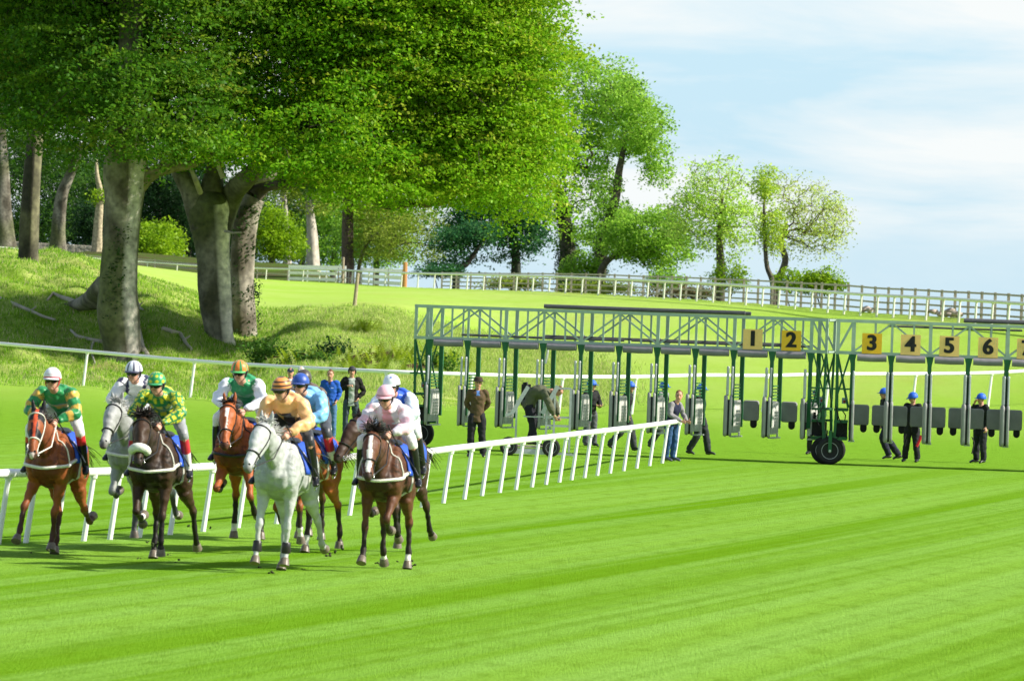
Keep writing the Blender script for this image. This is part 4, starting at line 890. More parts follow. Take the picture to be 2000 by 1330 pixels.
    body = og.build('body', HORSE, e, voxel=.0135, smooth=2, folds=.010, seed=int(px))
    # eyes and nostrils
    for s in (-1, 1):
        k = MB(); k.lathe(H(.135,s*.083,-.145), sd_*s+fw*.5, [(-.014,.006),(-.008,.018),(0,.022),(.008,.018),(.013,.006)], 10); k.build('eye', EYE, e, smooth=True)
        k = MB(); k.lathe(H(.355,s*.036,-.535), sd_*s*.6+fw, [(-.01,.006),(.0,.017),(.006,.012)], 8); k.build('nostril', EYE, e, smooth=True)
    for name, (E, K, F, Cn, d) in joints.items():
        k = MB(); k.lathe(Cn, d, [(-.012,.042),(0,.049),(.05,.058),(.085,.064),(.088,.04)], 16); k.build('hoof', HOOFM, e, smooth=True)
        if name in boots:
            k = MB(); t = (Cn-F).normalized(); k.lathe(F-(F-K).normalized()*.10, (F-K), [(0,.043),(.01,.052),(.06,.055),(.10,.060),(.13,.058),(.135,.04)], 14); k.build('leg_boot', LEATHER, e, smooth=True)
    # tack laid on the finished surface
    bvh = BVHTree.FromPolygons([v.co for v in body.data.vertices], [p.vertices for p in body.data.polygons])
    def onto(p, c, off=.012):
        p, c = Vector(p), Vector(c); d = (c-p).normalized(); h = bvh.ray_cast(p, d)
        return (h[0]-d*off) if h[0] is not None else None
    def strap(name, pts, m, r=.012, flat=None):
        pts = [q for q in pts if q is not None]
        if len(pts) > 1: MB().tube(pts, r, 6).build(name, m, e, smooth=True)
    def headring(f, u, tiltu, n=20, arc=(0, 360), rad=.3, off=.008):
        c = H(f, 0, u); out = []
        nrm = (fw*math.cos(tiltu)+up*math.sin(tiltu))
        for k in range(n+1):
            a = R(arc[0]+(arc[1]-arc[0])*k/n); out.append(onto(c+(sd_*math.cos(a)+nrm*math.sin(a))*rad, c, off))
        return out
    if noseband is SHEEP:
        c = H(.235, 0, -.42); k = MB()
        pts = [onto(c+(sd_*math.cos(R(a))+(fw*.9+up*.42)*math.sin(R(a)))*.3, c, .035) for a in range(-20, 201, 20)]
        k.tube([q for q in pts if q], [.035]+[.055]*9+[.035]*2, 12); k.build('sheepskin_noseband', SHEEP, e, smooth=True)
    else: strap('noseband', headring(.215, -.37, R(25)), tack if not noseband else noseband, .010)
    strap('browband', headring(.05, -.06, R(40), arc=(-10, 190)), tack, .010)
    for s in (-1, 1):
        bit = H(.262, s*.055, -.545)
        strap('cheek_strap', [onto(H(.03+.22*q, s*.3, -.05-.46*q), H(.03+.22*q, 0, -.05-.46*q), .008) for q in (0,.2,.4,.6,.8,.95)]+[bit], tack, .008)
        k = MB(); k.tube([bit+(fw*math.cos(a)+up*math.sin(a))*.03+sd_*s*.012 for a in [i*math.pi/6 for i in range(13)]], .005, 6); k.build('bit_ring', METAL, e, smooth=True)
        strap('rein', [bit, bit.lerp(Vector((.66,s*.16,1.62)), .45)+Vector((0,s*.05,-.05)), Vector((.62,s*.10,1.66))], tack, .008)
    # breast strap round the front of the chest
    if breast: 
        pts = []
        for a in range(-100, 101, 8):
            f = abs(a)/100; c = Vector((.30, 0, 1.12+.10*f)); d = Vector((math.cos(R(a)), math.sin(R(a)), 0)); q = onto(c+d*1.2, c, .012)
            pts.append(q)
        strap('breast_strap', pts, breast, .022)
        strap('neck_strap', [onto(Vector((.62,math.sin(R(a))*.5,1.50-.30+math.cos(R(a))*.5)), Vector((.62,0,1.40)), .01) for a in range(-115, 116, 12)], breast, .010)
    strap('girth', [onto(Vector((.12, .8*math.cos(R(a)), 1.2+.8*math.sin(R(a)))), Vector((.12,0,1.2)), .01) for a in range(130, 411, 14)], WHITESTRAP, .018)
    # saddle cloth: a quilted panel draped on the back
    vs, fs = [], []; nx, na = 9, 27
    for i in range(nx):
        x = .30-.68*i/(nx-1)
        for j in range(na):
            a = 90-104+208*j/(na-1); d = Vector((-.12*abs(math.cos(R(a))), math.cos(R(a)), math.sin(R(a)))); c = Vector((x, 0, 1.26)); q = onto(c+Vector((d.x,d.y,d.z))*.9, c, .022) or c+d*.34
            vs.append(q)
    fs = [(i*na+j, i*na+j+1, (i+1)*na+j+1, (i+1)*na+j) for i in range(nx-1) for j in range(na-1)]
    me = bpy.data.meshes.new('saddle_cloth'); me.from_pydata([tuple(v) for v in vs], [], fs); o = link_mesh('saddle_cloth', me, cloth, e, smooth=True)
    md = o.modifiers.new('s', 'SOLIDIFY'); md.thickness = .012; md.offset = 1
    k = Org(); k.chain([(.26,0,1.575,.06,.03),(.16,0,1.565,.12,.035),(0,0,1.56,.15,.03),(-.15,0,1.575,.14,.03),(-.24,0,1.60,.09,.02)], (.02,.016,.014), n=16); k.build('saddle', mat('saddle_leather', attr=True, rough=.4, var=.2), e, voxel=.02)
    for s in (-1, 1):
        MB().tube([Vector((.05,s*.25,1.5)), Vector((.06,s*.36,1.30)), Vector((.07,s*.385,1.10))], .012, 6).build('stirrup_leather', LEATHER, e, smooth=True)
        k = MB(); k.tube([Vector((.07,s*.385+.0,1.10))+Vector((math.sin(a)*.055, s*.02*math.cos(a), -.055+.055*math.cos(a))) for a in [i*math.pi/6 for i in range(13)]], .008, 6); k.build('stirrup', METAL, e, smooth=True)
    # mane, forelock, tail
    mm = mane or HAIR_D; k = MB(); roots = []
    if not hood or True:
        for i in range(150):
            f = rg.random(); x = f*(len(NP)-1); j = min(int(x), len(NP)-2); p = NP[j].lerp(NP[j+1], x-j); r = rr[j][1]+(rr[j+1][1]-rr[j][1])*(x-j)
            t = (NP[j+1]-NP[j]).normalized(); nrm = (Vector((0,0,1))-t*t.z).normalized(); roots.append((p+nrm*r*.93, nrm+Vector((0, rg.choice((-.5,.2,.6)), 0))))
        strands(k, roots, .15, .55, -.5, rg, .009)
        k.build('mane', mm, e, smooth=True)
    if forelock:
        k = MB(); roots = [(H(.0+rg.uniform(-.02,.04), rg.gauss(0,.03), .07+rg.uniform(-.02,.03)), up*.6+fw*.3+sd_*rg.gauss(.1,.5)) for i in range(70 if forelock != 'big' else 190)]
        strands(k, roots, .12 if forelock != 'big' else .17, .5, .35 if forelock != 'big' else -.1, rg, .008); k.build('forelock', mm, e, smooth=True)
    k = MB(); strands(k, [(Vector((-.86, rg.gauss(0,.02), 1.36+rg.gauss(0,.02))), Vector((-1,0,.25))) for i in range(130)], .62, .75, -.25, rg, .010, seg=6, spread=.03); k.build('tail', tailc or mm, e, smooth=True)
    # stand it on the turf
    Y = FPX/sc; X = (px-1000)/sc
    e.location = (X, Y+dy, -zmin*size+lift); e.rotation_euler = (R(lean), 0, R(heading)-math.pi/2); e.scale = (size, size*1.0, size)
    e['_g'] = 1; del e['_g']
    return e, dict(head=H, poll=poll)
# ------------------------------------------------------------------ people
def hand_chain(og, Wp, d, palm, side, col, curl=35, scale=1.0, fr=.0085):
    """palm and five separate bent fingers; d along the hand, palm the way the palm faces, side towards the thumb"""
    d, palm = d.normalized(), palm.normalized(); side = (side-d*side.dot(d)).normalized(); palm = (palm-d*palm.dot(d)-side*palm.dot(side)).normalized(); k = scale
    og.chain([(*(Wp-d*.03*k),.026*k,.022*k),(*(Wp+d*.02*k),.034*k,.018*k),(*(Wp+d*.06*k),.042*k,.016*k),(*(Wp+d*.095*k),.040*k,.013*k)], col, side=side, n=12, sub=3)
    for i, (o, L_) in enumerate(((.031,.072),(.010,.082),(-.011,.076),(-.031,.060))):
        p = Wp+d*.09*k+side*o*k; rows = [(*p, fr*k*1.1)]; a = 0
        for j, (f, q) in enumerate(((.45,1.),(.32,1.1),(.23,.8))):
            a += R(curl*q); dd = d*math.cos(a)+palm*math.sin(a)+side*(o*.9); p = p+dd*L_*f*k; rows.append((*p, fr*k*(1-.1*j)))
        og.chain(rows, col, side=side, n=8, sub=2)
    p = Wp+d*.03*k+side*.035*k; rows = [(*p,.013*k)]
    for j, q in enumerate((.035,.03)):
        p = p+(d*.65+side*.6+palm*(.25+.4*j)*(1 if curl > 20 else .5)).normalized()*q*k; rows.append((*p,.0105*k))
    og.chain(rows, col, side=d, n=8, sub=2)
def frame_of(a, b, ref):
    t = (b-a).normalized(); s = (ref-t*ref.dot(t)).normalized(); return t, s
def person(label, J, look, parent_t=None, name='person', cat='person', group=None, fine=True):
    """J: joints in metres, +X is the way the body faces, +Y its left. look: clothes and colours"""
    e = empty(name, (0,0,0), 0, label, cat, group); V_ = lambda k: Vector(J[k]);  hz = look.get('hs', 1.0); vx = .011 if fine else .014
    hipL, hipR, shL, shR = V_('hipL'), V_('hipR'), V_('shL'), V_('shR')
    pel = (hipL+hipR)/2; chest = (shL+shR)/2; neck = V_('neck'); head = V_('head'); across = (shL-shR).normalized(); ahip = (hipL-hipR).normalized()
    tors = (chest-pel).normalized(); fwd = across.cross(tors).normalized()
    face = Vector(J.get('face', (1,0,0))).normalized(); hup = Vector(J.get('hup', (0,0,1))); hup = (hup-face*hup.dot(face)).normalized(); hs_ = hup.cross(face)
    head0 = head
    skin = look.get('skin', (.55,.29,.20)); gl = look.get('gloves')
    hc = (lambda *a: gl) if gl else skin
    og = Org(); waist = pel.lerp(chest, .42)+(-fwd)*J.get('hunch', 0.0)
    if look.get('bare_torso', True):
        og.chain([(*(pel-tors*.05),.13,.09),(*pel,.145,.095),(*waist,.115,.085),(*(pel.lerp(chest,.75)-fwd*J.get('hunch',0)*.7),.14,.10),(*(chest+tors*.02),.12,.075),(*(chest.lerp(neck,.6)),.07,.06)], skin, side=across, n=16, sub=3)
    og.chain([(*chest.lerp(neck,.4),.062,.062),(*neck,.055,.058),(*(head-hup*.06-face*.015),.052,.058)], skin, side=across, n=14, sub=3)
    # skull, jaw, features
    def fc(t, th, p):
        q = p-head; u = q.dot(hup); f = q.dot(face); s = q.dot(hs_)
        c = Vector(skin)
        if look.get('beard') and u < -.035 and f > -.02: c = c*.5
        if f > .06 and abs(u+.062) < .008 and abs(s) < .026: c = Vector((.36,.11,.09))
        elif f > .05 and abs(u-.028) < .006 and .014 < abs(s) < .048: c = Vector(look.get('hair', (.06,.04,.025)))*1.2
        elif f > .05 and abs(u-.008) < .009 and .018 < abs(s) < .042: c = Vector((.07,.05,.045)) if abs(abs(s)-.03) < .008 else Vector((.5,.45,.42))
        elif f > .045 and -.04 < u < .0 and abs(s) > .02: c = c.lerp(Vector((.62,.22,.16)), .35)
        return tuple(c)
    og.chain([(*(head-hup*.115+face*.045),.022,.024),(*(head-hup*.10+face*.035),.042,.042),(*(head-hup*.06+face*.022),.060,.066),(*(head-hup*.01+face*.008),.070,.086),(*(head+hup*.04),.075,.096),(*(head+hup*.085-face*.008),.068,.085),(*(head+hup*.118-face*.012),.035,.045)], fc, side=hs_, n=28, sub=5)
    og.chain([(*(head+hup*.018+face*.088),.008,.008),(*(head-hup*.012+face*.103),.012,.011),(*(head-hup*.032+face*.108),.016,.012),(*(head-hup*.036+face*.092),.012,.01)], skin, side=hs_, n=8, sub=3)
    og.chain([(*(head-hup*.098+face*.065),.018,.012),(*(head-hup*.112+face*.055),.016,.012)], skin, side=hs_, n=8, sub=2)
    for s in (-1, 1): og.chain([(*(head-hup*.028+hs_*s*.074-face*.008),.007,.014),(*(head+hup*.0+hs_*s*.080-face*.01),.009,.02),(*(head+hup*.028+hs_*s*.078-face*.014),.006,.014)], skin, side=hs_, n=8, sub=2)
    arms = {}
    for q, sg in (('L', 1), ('R', -1)):
        S, E, Hn = V_('sh'+q), V_('el'+q), V_('ha'+q); arms[q] = (S, E, Hn)
        og.chain([(*S,.05,.052),(*S.lerp(E,.5),.044,.046),(*E,.037,.038),(*E.lerp(Hn,.3),.036,.036),(*E.lerp(Hn,.85),.024,.026),(*Hn,.025,.021)], (lambda t,th,p: gl if (gl and t > .88) else skin), side=fwd, n=12, sub=3)
        hd_ = Vector(J.get('hd'+q, tuple((Hn-E).normalized()))); pm = Vector(J.get('pm'+q, (0,-sg,0))); th_ = Vector(J.get('th'+q, (1,0,0)))
        if q not in look.get('nohand', ''): hand_chain(og, Hn, hd_, pm, th_, gl or skin, J.get('curl'+q, 28))
    legs = {}
    for q, sg in (('L', 1), ('R', -1)):
        Hp, K, A = V_('hip'+q), V_('kn'+q), V_('an'+q); toe = Vector(J.get('toe'+q, tuple(A+Vector((.17,sg*.03,-.06))))); legs[q] = (Hp, K, A, toe)
        og.chain([(*Hp,.08,.085),(*Hp.lerp(K,.5),.07,.072),(*K,.05,.055),(*K.lerp(A,.35),.05,.055),(*K.lerp(A,.9),.034,.038),(*A,.035,.04)], skin, side=ahip, n=12, sub=3)
        og.chain([(*(A-(toe-A)*.25-Vector((0,0,.03))),.03,.028),(*(A+(toe-A)*.4-Vector((0,0,.0))),.036,.032),(*toe,.034,.018)], skin, side=ahip, n=10, sub=3)
    og.build('body', SKIN, e, voxel=.0085 if fine else .0095, smooth=1)
    # clothes
    M_ = look.get('topmat', CLOTH); tc_ = look['top']; slv = look.get('sleeve', tc_); long_ = look.get('coat', 0.06); puff = look.get('puff', .02)
    og = Org(); hem = pel-tors*long_
    wd = look.get('wide', 1.0)
    def axial(p): return Vector(((p-chest).dot(fwd), (p-chest).dot(across), (p-chest).dot(tors)))
    tf = (lambda t, th, p: tc_(axial(p))) if callable(tc_) else tc_
    og.chain([(*hem,(.165+puff*.6+long_*.12)*wd,(.115+puff*.6+long_*.12)),(*(pel+tors*.02),.158*wd+puff*.6,.11+puff*.6),(*waist,.14*wd+puff,.105+puff),(*(pel.lerp(chest,.72)-fwd*J.get('hunch',0)*.7),.165*wd+puff,.125+puff),(*(chest-tors*.03),.17*wd+puff*.5,.105+puff),(*(chest+tors*.035),.12+puff*.4,.08+puff*.4),(*chest.lerp(neck,.75),.068,.066)], tf, side=across, n=30, sub=5, cap=(.1,.15))
    for q, (S, E, Hn) in arms.items():
        if look.get('shortsleeve'): continue
        w0 = puff; sf = (lambda t, th, p, q=q: slv(t, th, q)) if callable(slv) else slv; fr = look.get('cuff', .93)
        og.chain([(*(S+(chest-S)*.25),.068+w0*.4,.07+w0*.4),(*S,.066+w0*.5,.068+w0*.5),(*S.lerp(E,.5),.056+w0*.8,.058+w0*.8),(*E,.050+w0*.8,.052+w0*.8),(*E.lerp(Hn,.5),.044+w0*.7,.046+w0*.7),(*E.lerp(Hn,fr),.030+w0*.25,.031+w0*.25)], sf, side=fwd, n=20, sub=6, cap=(.4,.1))
    og.build(look.get('topname', 'jacket'), M_, e, voxel=.0125 if fine else .015, smooth=2, folds=look.get('folds', .014), seed=len(label))
    og = Org(); lc = look['legs']; lf = (lambda t, th, p: lc(t)) if callable(lc) else lc; pz = look.get('legpuff', .018)
    og.chain([(*(pel+tors*.07),.145,.105),(*pel,.155,.115),(*(pel-tors*.06),.145,.105)], look.get('waistc', lf if not callable(lf) else lc(0)), side=ahip, n=18, sub=3)
    for q, (Hp, K, A, toe) in legs.items():
        end = look.get('legend', .97); rows = [(*(Hp+(pel-Hp)*.2+tors*.02),.088,.105),(*Hp.lerp(K,.25),.088+pz*.6,.10+pz*.6),(*Hp.lerp(K,.7),.066+pz,.072+pz),(*K,.056+pz,.062+pz)]
        if end > .02: rows += [(*K.lerp(A,.35*end/.97),.054+pz,.060+pz),(*K.lerp(A,end),.040+pz*1.2,.046+pz*1.2)]
        og.chain(rows, lf, side=ahip, n=18, sub=5, cap=(.3,.1))
    og.build('trousers' if 'boots' not in look else 'breeches', look.get('legmat', CLOTH), e, voxel=.0125 if fine else .015, smooth=2, folds=look.get('legfolds', .012), seed=3)
    for q, (Hp, K, A, toe) in legs.items():
        og = Org(); bc = look.get('boots', look.get('shoes', (.02,.018,.016))); bf = (lambda t, th, p: bc(t)) if callable(bc) else bc; ft = (toe-A)
        if 'boots' in look: og.chain([(*K.lerp(A,.12),.062,.068),(*K.lerp(A,.4),.060,.066),(*K.lerp(A,.85),.043,.050),(*A,.045,.052),(*(A-Vector((0,0,.02))),.045,.05)], bf, side=ahip, n=16, sub=6, cap=(.1,.4))
        og.chain([(*(A-ft*.32+Vector((0,0,-.035))),.038,.036),(*(A+ft*.1+Vector((0,0,-.015))),.044,.048),(*(A+ft*.6+Vector((0,0,.005))),.048,.036),(*(toe+ft*.1+Vector((0,0,-.002))),.040,.024)], bc(1.0) if callable(bc) else bc, side=ahip, n=14, sub=4)
        og.build('boot' if 'boots' in look else 'shoe', mat('boot_leather', attr=True, rough=.3, var=.1, coat=.2), e, voxel=.0125, smooth=1)
    # headgear
    Hh = lambda f, s, u: head+face*f+hs_*s+hup*u
    cap = look.get('cap'); capm = look.get('capmat', SILK)
    def dome(rx, ry, rz, z0, cf, back=-.012, n=40, m=14, up0=-12):
        vs, fs, cs = [], [], []
        for i in range(m):
            el = R(up0+(90-up0)*i/(m-1)); 
            for j in range(n):
                a = 2*math.pi*j/n; vs.append(Hh(back+math.cos(a)*math.cos(el)*rx, math.sin(a)*math.cos(el)*ry, z0+math.sin(el)*rz)); cs.append(cf(math.degrees(a), math.degrees(el)))
        fs = [(i*n+j, i*n+(j+1)%n, (i+1)*n+(j+1)%n, (i+1)*n+j) for i in range(m-1) for j in range(n)]; fs.append(tuple(range(n-1,-1,-1)))
        return vs, fs, cs
    def vc_mesh(nm, vs, fs, cs, m):
        me = bpy.data.meshes.new(nm); me.from_pydata([tuple(v) for v in vs], [], fs); a = me.color_attributes.new('Col', 'FLOAT_COLOR', 'POINT')
        c4 = np.ones((len(vs), 4), np.float32); c4[:, :3] = cs; a.data.foreach_set('color', c4.ravel()); return link_mesh(nm, me, m, e, smooth=True)
    hr = look.get('hair', (.06,.04,.025))
    if cap is None or look.get('showhair'):
        og = Org(); og.chain([(*Hh(-.06,0,-.05),.062,.045),(*Hh(-.045,0,.0),.078,.065),(*Hh(-.03,0,.05),.082,.082),(*Hh(-.012,0,.10),.075,.088),(*Hh(-.01,0,.127),.04,.05)], hr, side=hs_, n=20, sub=4); og.build('hair', CLOTH, e, voxel=.011, smooth=1, folds=.02)
    if cap:
        kind, cf, pc = cap
        if kind == 'jockey':
            vs, fs, cs = dome(.128,.112,.125,.035, cf, n=56, m=22); vc_mesh('cap', vs, fs, cs, capm)
            # peak
            vs = []; fs = []; n = 14
            for i in range(n+1):
                a = R(-58+116*i/n); c_, s_ = math.cos(a), math.sin(a); e1 = .045*math.cos(a)**.6 if abs(a) < 1.4 else 0
                vs += [Hh(-.012+c_*.126, s_*.111, .028), Hh(-.012+c_*(.126+e1), s_*(.111+e1*.3), .010), Hh(-.012+c_*(.124+e1), s_*(.109+e1*.3), .004), Hh(-.012+c_*.122, s_*.108, .018)]
            for i in range(n):
                for q in range(4): fs.append((i*4+q, i*4+(q+1)%4, (i+1)*4+(q+1)%4, (i+1)*4+q))
            vc_mesh('peak', vs, fs, [pc]*len(vs), capm)
            og = Org(); hcol = look.get('harness', (.015,.015,.018)); 
            for s in (-1, 1): og.chain([(*Hh(-.03,s*.088,.03),.012,.035),(*Hh(-.02,s*.086,-.03),.010,.030),(*Hh(.01,s*.066,-.085),.007,.010),(*Hh(.03,s*.02,-.122),.006,.008)], hcol, side=hs_, n=8, sub=3)
            og.build('helmet_harness', CLOTH, e, voxel=.009, smooth=1)
        elif kind == 'dome':
            vs, fs, cs = dome(.128,.112,.128,.030, cf); vc_mesh('helmet', vs, fs, cs, mat('helmet_shell', attr=True, rough=.55, var=.1, bump=.15, bscale=30))
            k = MB(); k.add([Hh(.10,-.075,.035),Hh(.10,.075,.035),Hh(.165,.045,.018),Hh(.165,-.045,.018),Hh(.10,-.075,.025),Hh(.10,.075,.025),Hh(.165,.045,.008),Hh(.165,-.045,.008)],[(0,1,2,3),(7,6,5,4),(3,2,6,7),(1,5,6,2),(0,3,7,4)]); k.build('helmet_peak', mat('helmet_peak', pc, rough=.6), e)
            og = Org()
            for s in (-1, 1): og.chain([(*Hh(-.01,s*.086,.02),.006,.012),(*Hh(.0,s*.080,-.05),.005,.010),(*Hh(.035,s*.03,-.118),.005,.008)], (.02,.02,.02), side=hs_, n=6, sub=3)
            og.build('chin_strap', CLOTH, e, voxel=.008, smooth=0)
        elif kind == 'fedora':
            k = MB(); k.lathe(Hh(-.012,0,.05), hup, [(-.012,.10),(-.012,.165),(-.002,.168),(.004,.105),(.05,.098),(.085,.088),(.098,.06),(.09,.02)], 28); k.build('hat', mat('brown_felt', (.055,.032,.022), rough=.9, var=.15), e, smooth=True)
            k = MB(); k.lathe(Hh(-.012,0,.05), hup, [(.002,.100),(.002,.1075),(.026,.105),(.026,.098)], 28); k.build('hat_band', mat('hat_band', (.02,.012,.01), rough=.6), e, smooth=True)
        elif kind in ('flat', 'base'):
            vs, fs, cs = dome(.108,.092,.085,.045, cf, up0=-8); vc_mesh('cap', vs, fs, cs, CLOTH)
            k = MB(); k.add([Hh(.06,-.075,.05),Hh(.06,.075,.05),Hh(.155,.05,.028),Hh(.17,0,.03),Hh(.155,-.05,.028),Hh(.06,-.075,.04),Hh(.06,.075,.04),Hh(.155,.05,.018),Hh(.17,0,.02),Hh(.155,-.05,.018)],[(0,1,2,3,4),(9,8,7,6,5),(4,3,8,9),(3,2,7,8),(2,1,6,7),(0,4,9,5)]); k.build('peak', mat('cap_peak_%02d' % int(pc[0]*90), pc, rough=.7), e)
        elif kind == 'earflap':
            vs, fs, cs = dome(.112,.098,.10,.045, cf); vc_mesh('cap', vs, fs, cs, CLOTH)
            k = MB(); k.tube([Hh(.10,-.05,.045),Hh(.125,0,.05),Hh(.10,.05,.045)],.02,8); k.build('cap_brim', mat('cap_grey', (.05,.05,.05), rough=.9), e, smooth=True)
            for s in (-1, 1):
                og = Org(); og.chain([(*Hh(-.01,s*.092,.05),.014,.05),(*Hh(-.005,s*.097,-.02),.013,.045),(*Hh(.005,s*.09,-.075),.010,.025)], (.045,.045,.048), side=hs_, n=10, sub=3); og.build('ear_flap', CLOTH, e, voxel=.011)
    if look.get('goggles'):
        gc = look['goggles']; pts = [Hh(.075*math.cos(R(a))+.018, math.sin(R(a))*.078, .008) for a in range(-80, 81, 16)]
        k = MB(); vs = []; fs = []
        for i, a in enumerate(range(-75, 76, 10)):
            c_, s_ = math.cos(R(a)), math.sin(R(a)); hgt = .030 if abs(a) < 50 else .014
            for o_, z in ((.100,-.008-hgt),(.114,-.004-hgt*.7),(.120,.0),(.118,.004+hgt*.7),(.110,.006+hgt)): vs.append(Hh(c_*o_*1.04-.002, s_*o_*.80, z-.002))
        m_ = 5; q = len(vs)//m_; fs = [(i*m_+j, (i+1)*m_+j, (i+1)*m_+j+1, i*m_+j+1) for i in range(q-1) for j in range(m_-1)]
        k.add(vs, fs); o = k.build('goggles', GOGG, e, smooth=True); md = o.modifiers.new('s', 'SOLIDIFY'); md.thickness = .008
        k = MB(); k.tube([Hh(math.cos(R(a))*.122-.012, math.sin(R(a))*.108, .016) for a in range(60, 301, 15)], .009, 6); k.build('goggle_strap', mat('strap_%02d' % int(gc[0]*90), gc, rough=.6), e, smooth=True)
    return e, Hh
def place_like(o, ref):
    o.location = ref.location; o.rotation_euler = ref.rotation_euler; o.scale = ref.scale

# ------------------------------------------------------------------ the field of runners
def jockey_pose(headup=0, turn=0, dx=0, low=0, sway=0, handf=0):
    J = dict(hipL=(-.20,.11,1.86-low), hipR=(-.20,-.11,1.86-low), shL=(.24+dx,.205,2.04-low), shR=(.24+dx,-.205,2.04-low), neck=(.37+dx,0,2.105-low), head=(.48+dx,sway,2.20-low),
      elL=(.38,.30,1.84), elR=(.38,-.30,1.84), haL=(.60+handf,.10,1.71), haR=(.60+handf,-.10,1.71), knL=(.24,.31,1.60), knR=(.24,-.31,1.60), anL=(.05,.37,1.12), anR=(.05,-.37,1.12),
      toeL=(.19,.40,1.06), toeR=(.19,-.40,1.06), face=(math.cos(R(turn)),math.sin(R(turn)),headup), curlL=62, curlR=62, hunch=.06, hdL=(.8,-.2,-.45), hdR=(.8,.2,-.45), pmL=(0,-.6,-.8), pmR=(0,.6,-.8), thL=(.3,-.6,.7), thR=(.3,.6,.7))
    return J
def whip(parent_e, J, q='L'):
    h = Vector(J['ha'+q]); sg = 1 if q == 'L' else -1; k = MB()
    k.tube([h+Vector((.08,-.02*sg,.10)), h+Vector((0,.05*sg,-.06)), h+Vector((-.28,.26*sg,-.42))], [.010,.008,.005], 6)
    k.box(h+Vector((-.31,.285*sg,-.47)), (.05,.012,.11), Matrix.Rotation(.5*sg, 3, 'X')); k.build('whip', LEATHER, parent_e, smooth=True)
Kk = (.012,.012,.014); WH = (.78,.78,.78)
def st(lo, *bands):      # band by distance down the sleeve
    def f(t, th, q):
        for b in bands:
            if b[0] <= t < b[1]: return b[2]
        return lo
    return f
GREEN = (.01,.22,.06); GOLD = (.62,.38,.06)
def silk1(q):
    return GOLD if -.165 < q.z < -.105 or -.29 < q.z < -.245 else GREEN
def dots(c, d, k, r, off=0):
    def f(p, k=k):
        u = math.atan2(p.y, p.x)*.15*k; v = p.z*k; i = math.floor(v); u += .5*(i % 2); a = u-math.floor(u)-.5; b = v-i-.5
        return d if a*a+b*b < r*r else c
    return f
# leg poses: fore = forearm, cannon, pastern, splay;  hind = thigh, gaskin, cannon, pastern, splay (degrees, + forward / outward)
FS = (8,2,30,0); 
poses = {
 1: dict(RF=(32,14,42,12), LF=(6,-12,20,-9), LH=(10,-45,-62,-110,3), RH=(38,-18,22,30,-6)),
 3: dict(RF=(34,-72,-100,-2), LF=(12,0,-12,-2), LH=(2,-50,-22,-40,8), RH=(35,-30,10,20,0)),
 2: dict(RF=(42,-78,-110,0), LF=(20,-30,-60,0), LH=(0,-52,-40,-80,10), RH=(28,-40,0,0,0)),
 4: dict(RF=(50,-85,-120,3), LF=(30,-42,-75,10), LH=(30,-38,-5,10,0), RH=(30,-38,-5,10,4)),
 5: dict(RF=(14,4,26,4), LF=(2,-6,20,-4), LH=(5,-48,-36,-70,6), RH=(34,-25,8,25,-2)),
 6: dict(RF=(30,-50,-85,2), LF=(35,-10,-20,-2), LH=(20,-48,-14,0,2), RH=(36,-26,10,20,0)),
 7: dict(RF=(6,2,32,3), LF=(40,-62,-85,-6), LH=(22,-40,-4,12,0), RH=(38,-32,-4,-30,0)),
 8: dict(RF=(34,-66,-100,4), LF=(20,-20,-45,0), LH=(8,-48,-30,-60,4), RH=(30,-40,-8,0,0)),
 9: dict(RF=(30,-20,-40,0), LF=(10,0,20,0), LH=(8,-40,-10,10,0), RH=(30,-36,0,10,0)) }
BAY = (.26,.075,.022); DKB = (.048,.025,.013); GREYC = (.44,.455,.45); CHES = (.34,.10,.028)
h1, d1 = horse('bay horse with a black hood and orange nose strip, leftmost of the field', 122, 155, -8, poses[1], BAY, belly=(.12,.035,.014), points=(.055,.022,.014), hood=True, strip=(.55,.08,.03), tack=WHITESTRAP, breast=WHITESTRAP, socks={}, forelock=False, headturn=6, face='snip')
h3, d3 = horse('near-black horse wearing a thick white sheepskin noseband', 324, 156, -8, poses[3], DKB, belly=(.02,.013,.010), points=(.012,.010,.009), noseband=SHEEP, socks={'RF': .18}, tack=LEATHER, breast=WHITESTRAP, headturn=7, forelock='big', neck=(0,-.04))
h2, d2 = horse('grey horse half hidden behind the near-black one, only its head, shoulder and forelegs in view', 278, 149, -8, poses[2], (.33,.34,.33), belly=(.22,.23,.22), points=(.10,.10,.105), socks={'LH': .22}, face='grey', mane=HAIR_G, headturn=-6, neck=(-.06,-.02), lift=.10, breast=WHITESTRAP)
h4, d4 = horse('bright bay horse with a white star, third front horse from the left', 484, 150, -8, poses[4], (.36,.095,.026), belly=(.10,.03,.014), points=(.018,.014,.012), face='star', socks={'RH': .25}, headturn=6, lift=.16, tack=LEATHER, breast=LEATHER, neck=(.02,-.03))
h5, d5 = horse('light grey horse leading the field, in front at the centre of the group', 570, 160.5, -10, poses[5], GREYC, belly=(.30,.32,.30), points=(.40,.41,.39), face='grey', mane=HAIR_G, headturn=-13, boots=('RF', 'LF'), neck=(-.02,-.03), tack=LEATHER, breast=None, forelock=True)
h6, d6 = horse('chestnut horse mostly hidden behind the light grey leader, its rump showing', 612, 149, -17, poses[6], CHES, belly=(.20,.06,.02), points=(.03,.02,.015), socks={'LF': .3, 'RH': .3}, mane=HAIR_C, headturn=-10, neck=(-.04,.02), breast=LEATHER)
h7, d7 = horse('dark bay horse with a white blaze, rightmost of the field', 770, 157.5, -9, poses[7], (.115,.045,.022), belly=(.045,.022,.014), points=(.025,.018,.015), face='blaze', socks={'LH': .20, 'RH': .14}, headturn=5, breast=WHITESTRAP, forelock='big', neck=(0,-.11))
